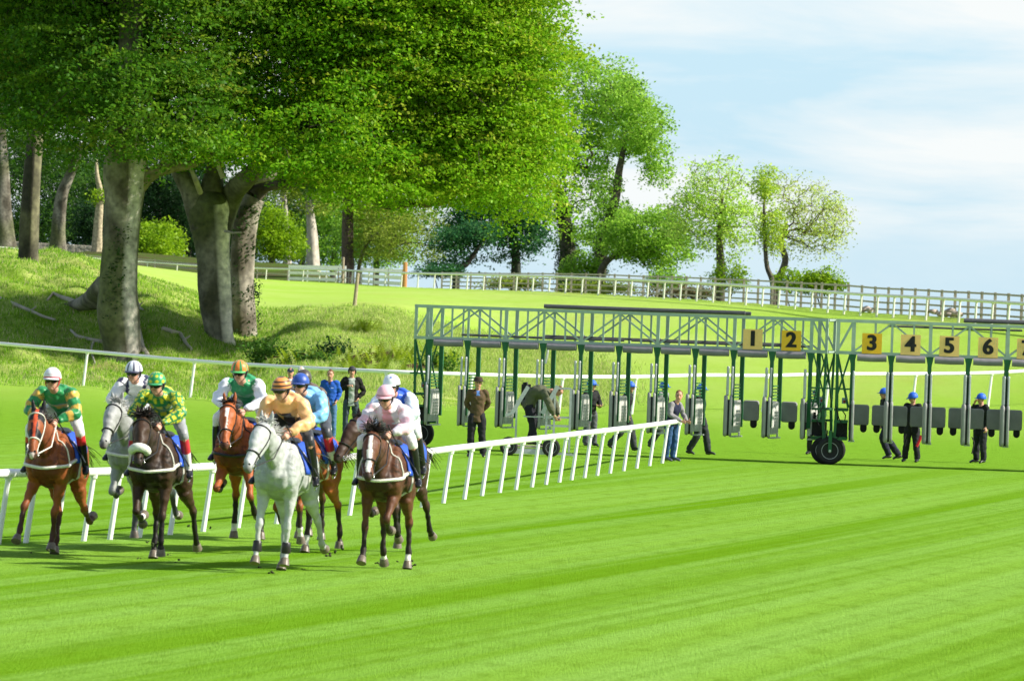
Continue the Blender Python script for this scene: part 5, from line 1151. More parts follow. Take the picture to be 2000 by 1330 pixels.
h8, d8 = horse('dark brown horse tucked directly behind the white-blazed one, its nose showing on the left', 785, 147, -14, poses[8], (.05,.025,.016), belly=(.03,.018,.012), points=(.015,.012,.01), headturn=-24, neck=(-.20,-.06), breast=None, lift=.04)
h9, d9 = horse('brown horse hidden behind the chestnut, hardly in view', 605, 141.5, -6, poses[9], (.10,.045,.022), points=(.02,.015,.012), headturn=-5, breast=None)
JG = 'jockeys riding the runners'
def jockey(label, ref, J, look, **k):
    look = dict(dict(topmat=SILK, topname='silks', legmat=SILK, goggles=(.02,.02,.02), puff=.030, folds=.020, legend=.35, skin=(.56,.30,.21), legpuff=.008, legfolds=.008, coat=.02, wide=1.0), **look)
    e, Hh = person(label, J, look, cat='jockey', group=JG); place_like(e, ref); return e, Hh
WB = lambda t: (.55,.03,.03) if t < .22 else Kk
J = jockey_pose(0, 2, dx=.02); J['head'] = (.50,-.0,2.215); J['elL'] = (.40,.30,1.82)
j1, _ = jockey('jockey in green silks with gold hoops and a white cap, riding the hooded bay', h1, J, dict(top=silk1, sleeve=st(GREEN,(.22,.36,GOLD),(.47,.60,GOLD),(.72,.82,GOLD)), legs=WH, boots=WB, goggles=(.55,.05,.05), harness=(.45,.03,.04),
   cap=('jockey', lambda a, e: (.62,.10,.12) if e < 4 and (a < 75 or a > 285) else ((.70,.45,.48) if 14 < e < 20 and (a < 50 or a > 310) else (.80,.80,.84)), (.80,.80,.84))))
whip(j1, J)
J = jockey_pose(-.12, -8); DOT = (.62,.60,.02); G2 = (.012,.20,.05)
j3, _ = jockey('jockey in green silks with yellow spots and a green spotted cap, riding the near-black horse', h3, J, dict(top=dots(G2, DOT, 7.5, .33), sleeve=lambda t, th, q: DOT if ((th/60 % 1-.5)**2+(((t*9+.5*(int(th/60) % 2)) % 1)-.5)**2) < .15 else G2, legs=(.30,.31,.33), boots=lambda t: (.50,.03,.05) if t < .3 else ((.75,.72,.72) if t < .6 else Kk),
   cap=('jockey', lambda a, e: DOT if ((((a/45) % 1)-.5)**2+((((e+12)/34) % 1)-.5)**2) < .06 else (.015,.30,.10), (.015,.30,.10))))
whip(j3, J)
NAVY = (.012,.016,.06)
J = jockey_pose(-.05, -8)
j2, _ = jockey('jockey in white and navy with a vertically striped cap, behind the spotted one', h2, J, dict(top=lambda q: NAVY if abs(q.y) > .09 and q.z > -.12 else WH, sleeve=st(WH, (.12,.25,NAVY)), legs=WH, boots=Kk,
   cap=('jockey', lambda a, e: NAVY if min(abs(a-c) for c in (22,338,66,294,110,250,154,206)) < 7 else (.74,.76,.86), NAVY)))
J = jockey_pose(-.1, -4, dx=.02)
j4, _ = jockey('jockey in green with white sleeves and an orange and green striped cap', h4, J, dict(top=(.012,.25,.09), sleeve=st((.75,.78,.86),(0,.12,(.012,.25,.09))), legs=WH, boots=Kk,
   cap=('jockey', lambda a, e: (.03,.26,.07) if min(abs(a-c) for c in (25,335,75,285,125,235)) < 9 else (.80,.22,.03), (.05,.42,.10))))
PE = (.84,.46,.20)
J = jockey_pose(-.15, -20, dx=.02); J['elR'] = (.36,-.26,1.85); J['elL'] = (.34,.32,1.82); J['haL'] = (.62,.14,1.68)
j5, _ = jockey('jockey in peach silks with an orange and black hooped cap, on the light grey leader', h5, J, dict(top=lambda q: (.03,.014,.016) if q.x > -.03 and abs(q.y) < .07 and q.z < -.01 else PE, sleeve=PE, legs=(.02,.022,.03), boots=Kk, waistc=(.5,.5,.5),
   cap=('jockey', lambda a, e: (.02,.016,.014) if 6 < e < 14 or 30 < e < 40 or e > 68 else (.82,.29,.07), (.03,.02,.02)), puff=.034))
whip(j5, J)
J = jockey_pose(.02, -6, dx=-.02); J['elL'] = (.38,.29,1.82)
LB = (.18,.46,.78)
j6, _ = jockey('jockey in light blue silks and a royal blue cap, on the hidden chestnut', h6, J, dict(top=LB, sleeve=LB, legs=(.05,.055,.07), boots=lambda t: (.50,.03,.05) if t < .3 else ((.8,.8,.8) if t < .45 else Kk), cap=('jockey', lambda a, e: (.015,.07,.36), (.010,.05,.28)), puff=.034))
whip(j6, J)
PK = (.74,.34,.42)
J = jockey_pose(-.16, -6, low=.06); J['elL'] = (.40,.29,1.78); J['elR'] = (.40,-.29,1.78)
j7, _ = jockey('jockey in pale pink and white silks and a pink cap, riding the white-blazed horse', h7, J, dict(top=lambda q: PK if q.x > 0 and abs(q.y) < .06 else (.76,.70,.76), sleeve=st((.76,.70,.76),(.15,.28,(.78,.50,.58)),(.42,.55,(.78,.50,.58)),(.70,.82,(.78,.50,.58))), legs=WH, boots=Kk, cap=('jockey', lambda a, e: (.30,.05,.10) if 2 < e < 7 and (a < 80 or a > 280) else (.80,.46,.54), (.80,.46,.54)), puff=.034))
whip(j7, J)
J = jockey_pose(-.05, -10, dx=-.02); BL8 = (.62,.70,.84)
j8, H8 = jockey('jockey with royal blue shoulders and a white starred cap, behind the pink one', h8, J, dict(top=lambda q: (.02,.10,.60) if q.z > -.14 else BL8, sleeve=st(BL8,(0,.10,(.02,.10,.60))), legs=WH, boots=Kk, cap=('jockey', lambda a, e: (.80,.83,.86), (.80,.83,.86)), puff=.034))
vs = []; ce = (22, 42)
for i in range(10):
    r_ = 11 if i % 2 == 0 else 4.5; a = R(i*36); vs.append((ce[0]+math.sin(a)*r_*1.3, ce[1]+math.cos(a)*r_))
pt = lambda a, el: H8(-.012+math.cos(R(a))*math.cos(R(el))*.131, math.sin(R(a))*math.cos(R(el))*.115, .035+math.sin(R(el))*.128)
MB().add([pt(*ce)]+[pt(*v) for v in vs], [(0, i+1, (i+1) % 10+1) for i in range(10)]).build('cap_star', mat('star_blue', (.03,.12,.5), rough=.6), j8)
J = jockey_pose(0, 0); 
j9, _ = jockey('jockey with a brown sleeve showing behind the light blue rider', h9, J, dict(top=(.11,.075,.05), sleeve=(.11,.075,.05), legs=WH, boots=Kk, cap=('jockey', lambda a, e: (.05,.04,.03), (.05,.04,.03))))
# clods thrown up by the hooves
def clod(px, py, s, r, label):
    c = W(px, py, s); og = Org(); rg = random.Random(int(px)); 
    for q in range(4): og.blob((rg.gauss(0, r*.6), rg.gauss(0, r*.6), rg.gauss(0, r*.5)), (r*.6, r*.5, r*.5), (.03,.045,.012))
    o = og.build('turf_clod', mat('turf_clod', attr=True, rough=.95, var=.4, nscale=30), None, voxel=.008, smooth=0); o.location = c; tag(o, label, 'clod', 'clods of turf thrown up by hooves')
for px, py, s, r, lb in [(656,1076,151,.028,'flying clod of turf beside the hind hoof of the chestnut horse'),(669,1070,150,.030,'flying clod of turf farthest right of the chestnut horse'),(368,1029,153,.022,'small flying clod by the rail post right of the black horse'),(300,1064,155,.035,'clod flying under the belly of the black horse'),(311,1062,155,.03,'second clod under the belly of the black horse'),(287,1058,155,.02,'smallest clod under the belly of the black horse'),(411,1030,150,.018,'tiny clod in the air between the black and the starred bay horse')]: clod(px, py, s, r, lb)

rg_ = random.Random(77)
for i_, (px, py) in enumerate([(60,1078),(92,1090),(124,1082),(332,1088),(345,1096),(270,1092),(505,1112),(532,1122),(560,1108),(590,1112),(712,1106),(735,1116),(806,1104),(780,1096),(640,1088)]):
    c = G(px, py+rg_.uniform(-4, 4)); og = Org(); r = rg_.uniform(.018, .034)
    for q in range(3): og.blob((rg_.gauss(0, r*.7), rg_.gauss(0, r*.7), rg_.gauss(0, r*.4)), (r*.7, r*.6, r*.5), (.045,.05,.018))
    o = og.build('turf_clod', mat('turf_clod', attr=True), None, voxel=.009, smooth=0); o.location = (c.x, c.y, c.z+rg_.choice((.0, .0, .05, .12)))
    tag(o, 'small divot of turf kicked up close to the galloping hooves', 'clod', 'divots kicked up round the hooves')

# ------------------------------------------------------------------ starting stalls
GP = mat('pale_green_paint', (.36,.46,.385), rough=.45, var=.14, nscale=5, bump=.1)
GD = mat('dark_green_paint', (.008,.115,.035), rough=.4, var=.2, nscale=6)
PADG = mat('grey_padding', (.29,.29,.285), rough=.75, var=.16, nscale=4, bump=.5, bscale=7)
PADL = mat('light_grey_padding', (.62,.62,.58), rough=.75, var=.14, nscale=5, bump=.4, bscale=9)
PADD = mat('dark_roll_padding', (.20,.19,.21), rough=.7, var=.15, nscale=4, bump=.4, bscale=8)
STEEL = mat('galvanised_steel', (.46,.48,.50), rough=.45, metal=.4, var=.15)
BLK = mat('black_rubber', (.014,.014,.015), rough=.75, var=.2, bump=.3, bscale=30)
PIPE = mat('dark_grey_pipe', (.085,.085,.09), rough=.5, var=.2)
RED = mat('red_lamp', (.30,.03,.02), rough=.4)
GREYRIM = mat('grey_wheel_rim', (.36,.37,.38), rough=.4, var=.12)
TZ0, TZ1, DEP = 2.66, 3.42, 1.3
def wheel(parent, c, r=.325, wdt=.20, axis=(0, 1, 0)):
    c = Vector(c); k = MB(); h = wdt/2
    k.lathe(c, axis, [(-h*.9,r*.60),(-h,r*.68),(-h,r*.86),(-h*.75,r*.97),(-h*.4,r),(h*.4,r),(h*.75,r*.97),(h,r*.86),(h,r*.68),(h*.9,r*.60)], 36); t = k.build('tyre', BLK, parent, smooth=True)
    k = MB(); k.lathe(c, axis, [(-h*.86,r*.10),(-h*.72,r*.12),(-h*.5,r*.34),(-h*.55,r*.50),(-h*.92,r*.58),(-h*.92,r*.62),(h*.92,r*.62),(h*.92,r*.58),(h*.5,r*.5),(h*.5,r*.3),(h*.8,r*.1)], 30); k.build('rim', GREYRIM, t, smooth=True)
    k = MB(); k.lathe(c-Vector(axis)*h*.9, axis, [(-.01,.02),(0,.045),(.02,.05)], 12); k.build('hub', STEEL, t, smooth=True)
def gate(label, p0, p1, nb, pitch, numbers, closed_from, poles, wl=True, wr=True):
    p0 = Vector((p0[0], p0[1], 0)); p1 = Vector((p1[0], p1[1], 0)); ang = math.atan2(p1.y-p0.y, p1.x-p0.x)
    e = empty('starting_stalls', p0, ang, label, 'starting stalls', 'racecourse starting stalls'); tail = .40; Lg = tail*2+nb*pitch
    # overhead box truss
    k = MB(); b = .065
    for y in (0, DEP):
        for z in (TZ0, TZ1): k.bar((0, y, z), (Lg, y, z), b, b*1.15)
    for x in [0, tail, tail+nb*pitch, Lg]+[tail+pitch*i for i in range(1, nb)]:
        for z in (TZ0, TZ1): k.bar((x, .036, z+.002), (x, DEP-.036, z+.002), b*.7, b*.7)
    for x in [.0, Lg]:
        for y in (0, DEP): k.bar((x+(.033 if x == 0 else -.033), y, TZ0+.03), (x+(.033 if x == 0 else -.033), y, TZ1-.03), b, b)
    for y in (0, DEP):
        for i in range(nb+1): 
            x = tail+pitch*i; k.bar((x, y+.001, TZ0+.03), (x, y+.001, TZ1-.03), b*.8 if i % 2 else b*1.2, b*.8)
            if i < nb: k.bar((x+pitch*.5+.06, y, TZ0+.03), (x+pitch*.5+.06, y, TZ1-.03), b*.65, b*.65)
        for i in range(nb):
            x = tail+pitch*i; a, c = (TZ0, TZ1) if i % 2 == 0 else (TZ1, TZ0)
            k.bar((x+.03, y+.012, a+(.05 if a == TZ0 else -.05)), (x+pitch-.03, y+.012, c+(.05 if c == TZ0 else -.05)), b*.6, b*.6)
        for x0, x1 in ((.03, tail-.03), (Lg-.03, tail+nb*pitch+.03)): k.bar((x0, y+.01, TZ0+.04), (x1, y+.01, TZ1-.04), b*.65, b*.65)
    k.build('truss', GP, e)
    for i in range(nb):
        x = tail+pitch*i
        k = MB(); k.tube([(x+.11, -.07, TZ0-.10), (x+pitch*.5, -.075, TZ0-.11), (x+pitch-.11, -.07, TZ0-.10)], .085, 12); k.build('head_pad', PADD, e, smooth=True)
        if i in numbers:
            n_, col = numbers[i]; c = Vector((x+pitch*.5-.01, -.06, TZ0+.24)); pl = MB(); pl.box(c, (.47, .02, .48)); o = pl.build('number_board', col, e)
            cu = bpy.data.curves.new('n', 'FONT'); cu.body = n_; cu.size = .50; cu.align_x = 'CENTER'; cu.align_y = 'CENTER'; cu.extrude = .004; cu.offset = .009
            t = bpy.data.objects.new('n', cu); me = evaluated_mesh(t); bpy.data.objects.remove(t)
            vv = np.empty(len(me.vertices)*3, np.float32); me.vertices.foreach_get('co', vv); vv = vv.reshape(-1, 3); pf_ = [tuple(p_.vertices) for p_ in me.polygons]; nv_ = len(vv)
            bv = []; bf_ = []
            for q_, ox in enumerate((-.016, -.006, .006, .016)): bv += [(a_[0]+ox, a_[1]+(.006 if q_ in (1, 2) else 0), a_[2]+q_*.0004) for a_ in vv.tolist()]; bf_ += [tuple(nv_*q_+i_ for i_ in f_) for f_ in pf_]
            me = bpy.data.meshes.new('digit'); me.from_pydata(bv, [], bf_); d = link_mesh('digit', me, BLK, o); d.location = c+Vector((0, -.016, 0)); d.rotation_euler = (math.pi/2, 0, 0)
            if n_ in '67':
                hb = MB()
                for a in range(9):
                    for bb in range(9):
                        if (a*7+bb*3) % 4: hb.lathe(c+Vector((-.2+a*.05, -.0105, -.2+bb*.05)), (0, -1, 0), [(0, .011), (.001, .011)], 6)
                hb.build('punched_hole', mat('board_hole', (.55,.6,.25), rough=.7), o)
    # dividers with posts, front gates and padded partitions
    for i in range(nb+1):
        x = tail+pitch*i; end = i in (0, nb)
        k = MB(); k.box((x, -.005, (TZ0+.80)/2), (.085, .085, TZ0-.80-.06)); k.add([(x-.09,-.05,TZ0-.035),(x+.09,-.05,TZ0-.035),(x+.045,-.05,TZ0-.26),(x-.045,-.05,TZ0-.26),(x-.09,.05,TZ0-.035),(x+.09,.05,TZ0-.035),(x+.045,.05,TZ0-.26),(x-.045,.05,TZ0-.26)],[(0,1,2,3),(7,6,5,4),(0,4,5,1),(1,5,6,2),(2,6,7,3),(3,7,4,0)]); k.build('front_post', GD, e)
        k = MB(); k.box((x, DEP+.02, (TZ0+.75)/2), (.10, .10, TZ0-.75-.06)); k.build('rear_post', GD, e)
        k = MB()
        for q in range(5): k.box((x+.003, .60, 1.50+q*.075), (.05, .70, .028))
        k.build('side_louvre', GD, e)
        # tall padded partition wall running back from the post
        k = MB(); k.box((x, .52, 1.04), (.075, .92, .78))
        for q in range(5): k.tube([(x+.02, .14+q*.19, .68), (x+.03, .14+q*.19, 1.04), (x+.02, .14+q*.19, 1.40)], .045, 8)
        k.build('partition_pad', PADL, e, smooth=True)
        k = MB(); k.box((x+.03, .55, .565), (.14, 1.0, .03)); k.bar((x+.02,1.05,.56),(x+.02,1.05,.75),.04); k.build('foot_ledge', STEEL, e)
        # the two front gate leaves stand open, edge on to the course
        for s in (-1, 1):
            if (i == 0 and s == -1) or (i == nb and s == 1): continue
            k = MB(); rot = Matrix.Rotation(math.pi/2-ang+R(-1.5*s), 3, 'Z'); dl = Vector((math.sin(-ang)*-1, -math.cos(ang), 0)); ofs = lambda q, z: Vector((x+s*q, -.05, z))+dl*.24; k.box(ofs(.062, 1.06), (.46, .065, .98), rot, bev=.10); g_ = k.build('front_gate', PADG, e, smooth=True)
            k = MB(); k.box(ofs(.055, 1.89)-dl*.07, (.32, .045, .70), rot, bev=.03); k.build('gate_upper_plate', STEEL, g_)
            k = MB(); k.box(ofs(.016, 1.02), (.42, .034, .86), rot, bev=.08); k.build('gate_gap_shade', BLK, g_, smooth=True)  # black slab added as the dark of the gap between the leaves
    for i in range(nb):
        if i < closed_from: continue
        x = tail+pitch*i
        for s, x0 in ((1, x), (-1, x+pitch)):
            wd = pitch*.42; c = (x0+s*(wd/2+.04), DEP+.13, 1.18)
            k = MB(); k.box(c, (wd, .07, .50), bev=.06); t = k.build('tail_gate', PADG, e, smooth=True)
            k = MB(); k.box((x0+s*(wd*.78+.0), DEP+.13, .88), (wd*.42, .06, .24), bev=.08); k.build('tail_gate_flap', BLK, t, smooth=True)
            k = MB(); k.bar((x0+s*.03, DEP+.08, 1.40), (x0+s*.05, DEP+.08, .98), .03); k.build('hinge', STEEL, t)
    # end frames with machinery and wheels
    for side, x0, x1, sg, has in (('l', .0, tail, -1, wl), ('r', Lg, tail+nb*pitch, 1, wr)):
        if not has: continue
        k = MB(); q = .055; xi = x0-sg*.03; xo = x1+sg*.07
        for y in (0, DEP): 
            k.bar((xi, y, TZ0-.04), (xi-sg*.03, y, 1.3), q); k.bar((xi-sg*.03, y, 1.3), (xi, y, .62), q*1.2)
            k.bar((xi, y+.03, TZ0-.04), (xo, y+.03, 1.35), q*.7); k.bar((xo, y-.03, TZ0-.05), (xi, y-.03, 1.55), q*.6)
            k.bar((xi, y, 1.30), (xo, y, 1.30), q); k.bar((xi, y, .62), (xo, y, .62), q*1.3); k.bar((xi-sg*-.02, y, 1.02), (xo, y, 1.02), q)
        k.bar((xi, .03, 1.30), (xi, DEP-.03, 1.30), q); k.bar((xi, .03, .62), (xi, DEP-.03, .62), q); k.bar((xi, .03, TZ0-.06), (xi-.01, DEP-.03, 1.35), q*.7)
        k.bar((xi+sg*.10, -.02, 1.80), (xo-sg*.1, -.02, 1.80), q*.7)
        k.build('end_frame', GD, e)
        xc = (xi+xo)/2
        k = MB(); k.box((xc, .30, .83), (.30, .40, .34)); k.tube([(xc-.1, .12, 1.06), (xc-.1, .12, 1.22)], .035, 8); k.tube([(xc+.08, .08, .98), (xc+.1, .1, 1.18), (xc-.02, .1, 1.34)], .014, 6); k.tube([(xi, -.04, 1.4), (xc-.05, -.08, 1.1), (xc+.1, -.05, .8), (xi, -.02, .55)], .012, 6); k.build('motor', BLK, e, smooth=False)
        MB().box((xc+.06, .2, 1.52), (.12, .10, .14)).build('control_box', mat('control_box_grey', (.25,.3,.4), rough=.5), e); MB().lathe((xc+.06, .145, 1.50), (0, -1, 0), [(0, .035), (.015, .03), (.02, .01)], 12).build('lamp', RED, e, smooth=True)
        xw = x0+sg*.06 if has != 'in' else x0
        k = MB(); k.bar((xw, -.13, .78), (xw, -.13, .30), .085, .03, up=(0, 1, 0)); k.bar((xw, -.115, .76), (xw, .26, .76), .08); k.bar((xi, .1, .62), (xw, .1, .80), .07); k.bar((xw, .26, .76), (xw, .26, .33), .05); k.build('wheel_fork', GD, e)
        k = MB(); k.tube([(xw, -.15, .325), (xw, DEP+.1, .325)], .03, 8); k.build('axle', STEEL, e)
        wheel(e, (xw, .02, .325)); wheel(e, (xw-sg*.03, DEP-.05, .325))
    # spare rails and poles carried on the roof
    for j, (a, b_, y, z, r) in enumerate(poles):
        k = MB(); k.tube([(a, y, z), ((a+b_)/2, y+.01, z-.006), (b_, y+.02, z)], r, 8); k.build('roof_pole', PIPE, e, smooth=True)
    return e
YB = mat('yellow_board', (.90,.50,.02), rough=.5, var=.06); YP = mat('pale_orange_board', (.92,.58,.20), rough=.5, var=.06)
def at_s(px, s): return ((px-1000)/s, FPX/s)
A0, A1 = at_s(809, 80.9), at_s(1617, 82.1); LA = math.hypot(A1[0]-A0[0], A1[1]-A0[1]); pA = (LA-.8)/10
gateA = gate('left set of green starting stalls, boards 1 and 2 at its right end', A0, A1, 10, pA, {8: ('1', YP), 9: ('2', YB)}, 8,
  [(3.1, 8.0, .35, TZ1+.10, .05),(3.15, 7.6, .48, TZ1+.10, .05),(3.1, 8.1, .62, TZ1+.09, .045),(1.0, 5.0, .8, TZ0+.10, .03),(3.0, 9.0, .85, TZ0+.14, .03),(5.2, 9.6, .7, TZ0+.11, .03)], True, 'in')
B0, B1 = at_s(1633, 82.3), at_s(2012, 82.5); dB = Vector((B1[0]-B0[0], B1[1]-B0[1], 0)).normalized(); pB = .915
B1 = (B0[0]+dB.x*(10*pB+.8), B0[1]+dB.y*(10*pB+.8))
gateB = gate('right set of green starting stalls, with boards 3 to 7, cut by the photo edge', B0, B1, 10, pB, {0: ('3', YB), 1: ('4', YP), 2: ('5', YP), 3: ('6', YP), 4: ('7', YP), 5: ('8', YB), 6: ('9', YB)}, 0,
  [(3.0, 8.8, .35, TZ1+.10, .05),(3.05, 8.7, .5, TZ1+.11, .05),(3.1, 8.5, .65, TZ1+.1, .045),(1.2, 4.4, .8, TZ1-.09, .025)], True, True)
# white pole hanging at the third divider
p_ = W(1071, 672, 81.0); k = MB(); k.tube([(0,0,0), (-.01,0,-.22), (-.05,0,-.47)], .03, 8); o = k.build('hanging_pole', WHITE, None, smooth=True); o.location = p_; tag(o, 'short white pole hanging under the truss above the bending man', 'pole')

# ------------------------------------------------------------------ starter's platform on wheels
Y_ = FPX/83.6
def L_(px, py, dy=0): 
    d = _F*FPX+_Rt*(px-1000)+_U*(665-py); kk = (Y_+dy)/d.y; return Vector((0,0,CAMZ))+d*kk
o0 = L_(1040, 889); o0.z = 0
tr = empty('platform_trolley', o0, 0, 'grey steel wheeled platform with handrails that a bending man stands on', 'platform')
k = MB(); q = .045
F0, F1 = -.55, .62
def P3(px, z, y): return Vector(((px-1040)/83.6, y, z))
for y in (0, .75):
    for px, z1 in ((1006, 1.30 if y == 0 else 1.2), (1065, 1.25), (1080, 1.60 if y == 0 else 1.5), (1111, 1.60)):
        k.bar(P3(px, .12, y), P3(px, z1, y), q)
    k.bar(P3(1080, 1.60, y), P3(1111, 1.60, y), q*.8); k.bar(P3(1065, .92, y), P3(1111, .92, y), q*.8); k.bar(P3(1065, .72, y), P3(1111, .72, y), q*.8)
    k.bar(P3(1020, .92, y), P3(1065, .92, y), q*.6); k.bar(P3(1000, .14, y), P3(1085, .14, y), q*1.2)
for px in (1006, 1065, 1111): k.bar(P3(px, 1.2, .03), P3(px, 1.2, .72), q*.8)
k.bar(P3(997, .98, 0), P3(1027, 1.62, 0), .05, .09); k.bar(P3(1056, 1.00, -.06), P3(1085, 1.66, -.06), .05, .10); k.bar(P3(997, .98, 0), P3(984, .93, 0), .06)
k.build('handrail_frame', STEEL, tr)
k = MB(); k.box(P3(1035, .22, .375), (.66, .72, .04)); k.build('standing_board', WOODG, tr)
k = MB(); k.box(P3(1035, .08, .0), (1.0, .10, .07)); k.box(P3(1035, .08, .75), (1.0, .10, .07)); k.build('chassis_beam', STEEL, tr)
k = MB(); k.box(P3(1100, .07, .1), (.42, .05, .05)); k.bar(P3(1080, .09, .2), P3(1125, .045, .2), .05); k.build('tow_bar', STEEL, tr)
k = MB(); k.box(P3(1023, 1.42, .5), (.22, .2, .5)); k.tube([P3(1018, 1.68, .5), P3(1024, 1.70, .42), P3(1026, 1.6, .38)], .03, 6); k.build('equipment_box', BLK, tr)
for px in (993, 1076): 
    for y in (-.06, .81): wheel(tr, P3(px, .21, y), .21, .12)
o = MB().box((0, 0, 0), (.16, .12, .02)).build('clipboard', mat('white_paper', (.8,.8,.78), rough=.6), None); o.location = o0+P3(1076, .957, .02); tag(o, 'white sheet on the platform rail under the bending man\'s hand', 'paper')

# ------------------------------------------------------------------ people on foot
def stand(h=1.75, **kw):
    k = h/1.75
    J = dict(hipL=(0,.095,.93), hipR=(0,-.095,.93), shL=(0,.165,1.42), shR=(0,-.165,1.42), neck=(.01,0,1.50), head=(.03,0,1.625), elL=(-.03,.23,1.14), elR=(-.03,-.23,1.14), haL=(.04,.23,.90), haR=(.04,-.23,.90),
      knL=(.02,.12,.50), knR=(.02,-.12,.50), anL=(-.01,.13,.085), anR=(-.01,-.13,.085), toeL=(.15,.17,.035), toeR=(.15,-.17,.035), face=(1,0,0), thL=(1,0,0), thR=(1,0,0))
    J.update(kw)
    for q in list(J):
        if q not in ('face', 'hup', 'curlL', 'curlR', 'hunch') and q[:2] not in ('hd', 'pm', 'th'): J[q] = tuple(c*k for c in J[q])
    return J
def put(e, px, py, heading, z=0.0, s=None):
    """heading 0 faces the camera, +90 faces the right of the photograph"""
    s = s or ((py-.0349*(px-1000))-625)/(3.16-z); e.location = ((px-1000)/s, FPX/s, z); e.rotation_euler = (0, 0, R(heading-90)); return e
JEAN = (.07,.15,.30); DJ = (.03,.045,.07); BLUEH = (.02,.13,.60)
SP = 'spectators by the stalls'; HN = 'stalls handlers in blue helmets'
e, _ = person('man in a brown waxed jacket, blue shirt and brown brimmed hat, hands behind his back', stand(1.82, haL=(-.13,.10,.98), haR=(-.13,-.10,.98), elL=(-.10,.235,1.18), elR=(-.10,-.235,1.18), anL=(.0,.16,.085), anR=(0,-.12,.085)),
   dict(top=lambda q: (.10,.22,.55) if q.x > .03 and abs(q.y) < .035 and q.z > -.06 else ((.02,.02,.05) if q.x > .05 and abs(q.y) < .014 and -.14 < q.z < -.06 else (.095,.062,.032)), sleeve=(.095,.062,.032), legs=(.018,.018,.022), cap=('fedora', None, None), coat=.16, puff=.014, legpuff=.03, hair=(.1,.08,.06), topname='jacket'), fine=False, group=SP)
put(e, 937, 893, 3)
JC = (.018,.09,.42)
e, _ = person('man with short reddish hair in a bright blue hooded jacket and jeans, hands in pockets', stand(1.74, haL=(.07,.19,.98), haR=(.07,-.19,.98), elL=(-.08,.24,1.18), elR=(-.08,-.24,1.18), hdL=(.3,-.3,-.9), hdR=(.3,.3,-.9)),
   dict(top=lambda q: (.03,.03,.05) if q.x > .03 and abs(q.y) < .04 and q.z > -.03 else ((.5,.6,.8) if q.x > 0 and .05 < q.y < .11 and -.12 < q.z < -.10 else JC), sleeve=JC, legs=JEAN, coat=.08, puff=.018, hair=(.14,.06,.03), shoes=(.10,.14,.2)), fine=False, group=SP)
put(e, 648, 858, -6)
e, _ = person('tall man in an open black jacket, pale shirt and ear-flap cap, hand at chest', stand(1.84, haR=(.17,-.08,1.28), elR=(.0,-.30,1.16), haL=(.07,.17,.98), elL=(-.05,.30,1.16), hdR=(.3,.9,.2), curlR=60, anL=(0,.15,.085), anR=(.04,-.12,.085)),
   dict(top=lambda q: (.36,.40,.36) if q.x > .02 and abs(q.y+.0) < .085 else (.014,.013,.012), sleeve=(.014,.013,.012), legs=(.05,.07,.09), cap=('earflap', lambda a, e: (.05,.05,.052), None), coat=.14, puff=.02, shoes=(.25,.26,.28), wide=1.08), fine=False, group=SP)
put(e, 690, 857, 4)
e, _ = person('man in a dark flat cap and a maroon striped jumper, standing behind the riders', stand(1.70), dict(top=lambda q: (.6,.6,.55) if (q.z > -.02 and abs(q.y) < .05) else ((.45,.38,.42) if (q.z*30) % 1 < .22 else (.20,.02,.045)), sleeve=(.02,.02,.025), legs=(.05,.05,.06), cap=('flat', lambda a, e: (.03,.035,.06), (.03,.035,.06)), hair=(.3,.3,.3)), fine=False, group=SP)
put(e, 570, 846, 0)
e, _ = person('man in a white cap and dark top, almost hidden behind the light blue rider', stand(1.74), dict(top=(.03,.04,.10), legs=(.06,.06,.07), cap=('base', lambda a, e: (.7,.68,.6), (.7,.68,.6))), fine=False, group=SP)
put(e, 590, 846, 10)
# bending man on the platform
J = dict(hipL=(-.10,.10,.90), hipR=(-.10,-.10,.90), shL=(.30,.19,1.16), shR=(.30,-.19,1.16), neck=(.40,0,1.20), head=(.54,0,1.19), elL=(.42,.24,.90), elR=(.42,-.24,.90), haL=(.52,.18,.66), haR=(.52,-.18,.66),
   knL=(.0,.13,.48), knR=(.02,-.12,.48), anL=(-.10,.14,.085), anR=(.08,-.12,.085), toeL=(.06,.16,.035), toeR=(.24,-.14,.035), face=(.45,-.2,-.9), hup=(.85,0,.5), hunch=.14, thL=(1,0,0), thR=(1,0,0))
e, _ = person('man in an olive coat bending over the rail of the wheeled platform', {k: (tuple(c*1.08 for c in v) if isinstance(v, tuple) and k not in ('face','hup','thL','thR') else v) for k, v in J.items()}, dict(top=(.10,.105,.065), legs=(.018,.018,.026), coat=.12, puff=.05, legpuff=.025, hair=(.13,.07,.04)), fine=False, group='officials at the stalls')
e.location = (o0.x-.02, o0.y+.30, .24); e.rotation_euler = (0, 0, R(-14))
def handler(label, px, py, hd, h, J, **kw):
    look = dict(dict(top=(.016,.017,.018), sleeve=(.016,.017,.018), legs=(.045,.05,.055), cap=('dome', lambda a, e: (.018,.115,.62), (.012,.06,.35)), coat=.05, puff=.018, legpuff=.028, shoes=(.02,.02,.02), legmat=CLOTH), **kw)
    e, _ = person(label, stand(h, **J), look, fine=False, group=HN); return put(e, px, py, hd)
handler('blue-helmeted handler looking aside with both hands together, leftmost of the handlers', 1158, 872, 38, 1.68, dict(haL=(.26,.10,1.08), haR=(.28,.0,1.10), elL=(.02,.30,1.12), elR=(.02,-.30,1.12), face=(.8,.6,0), anL=(0,.16,.085), anR=(0,-.14,.085)), legs=(.10,.105,.115))
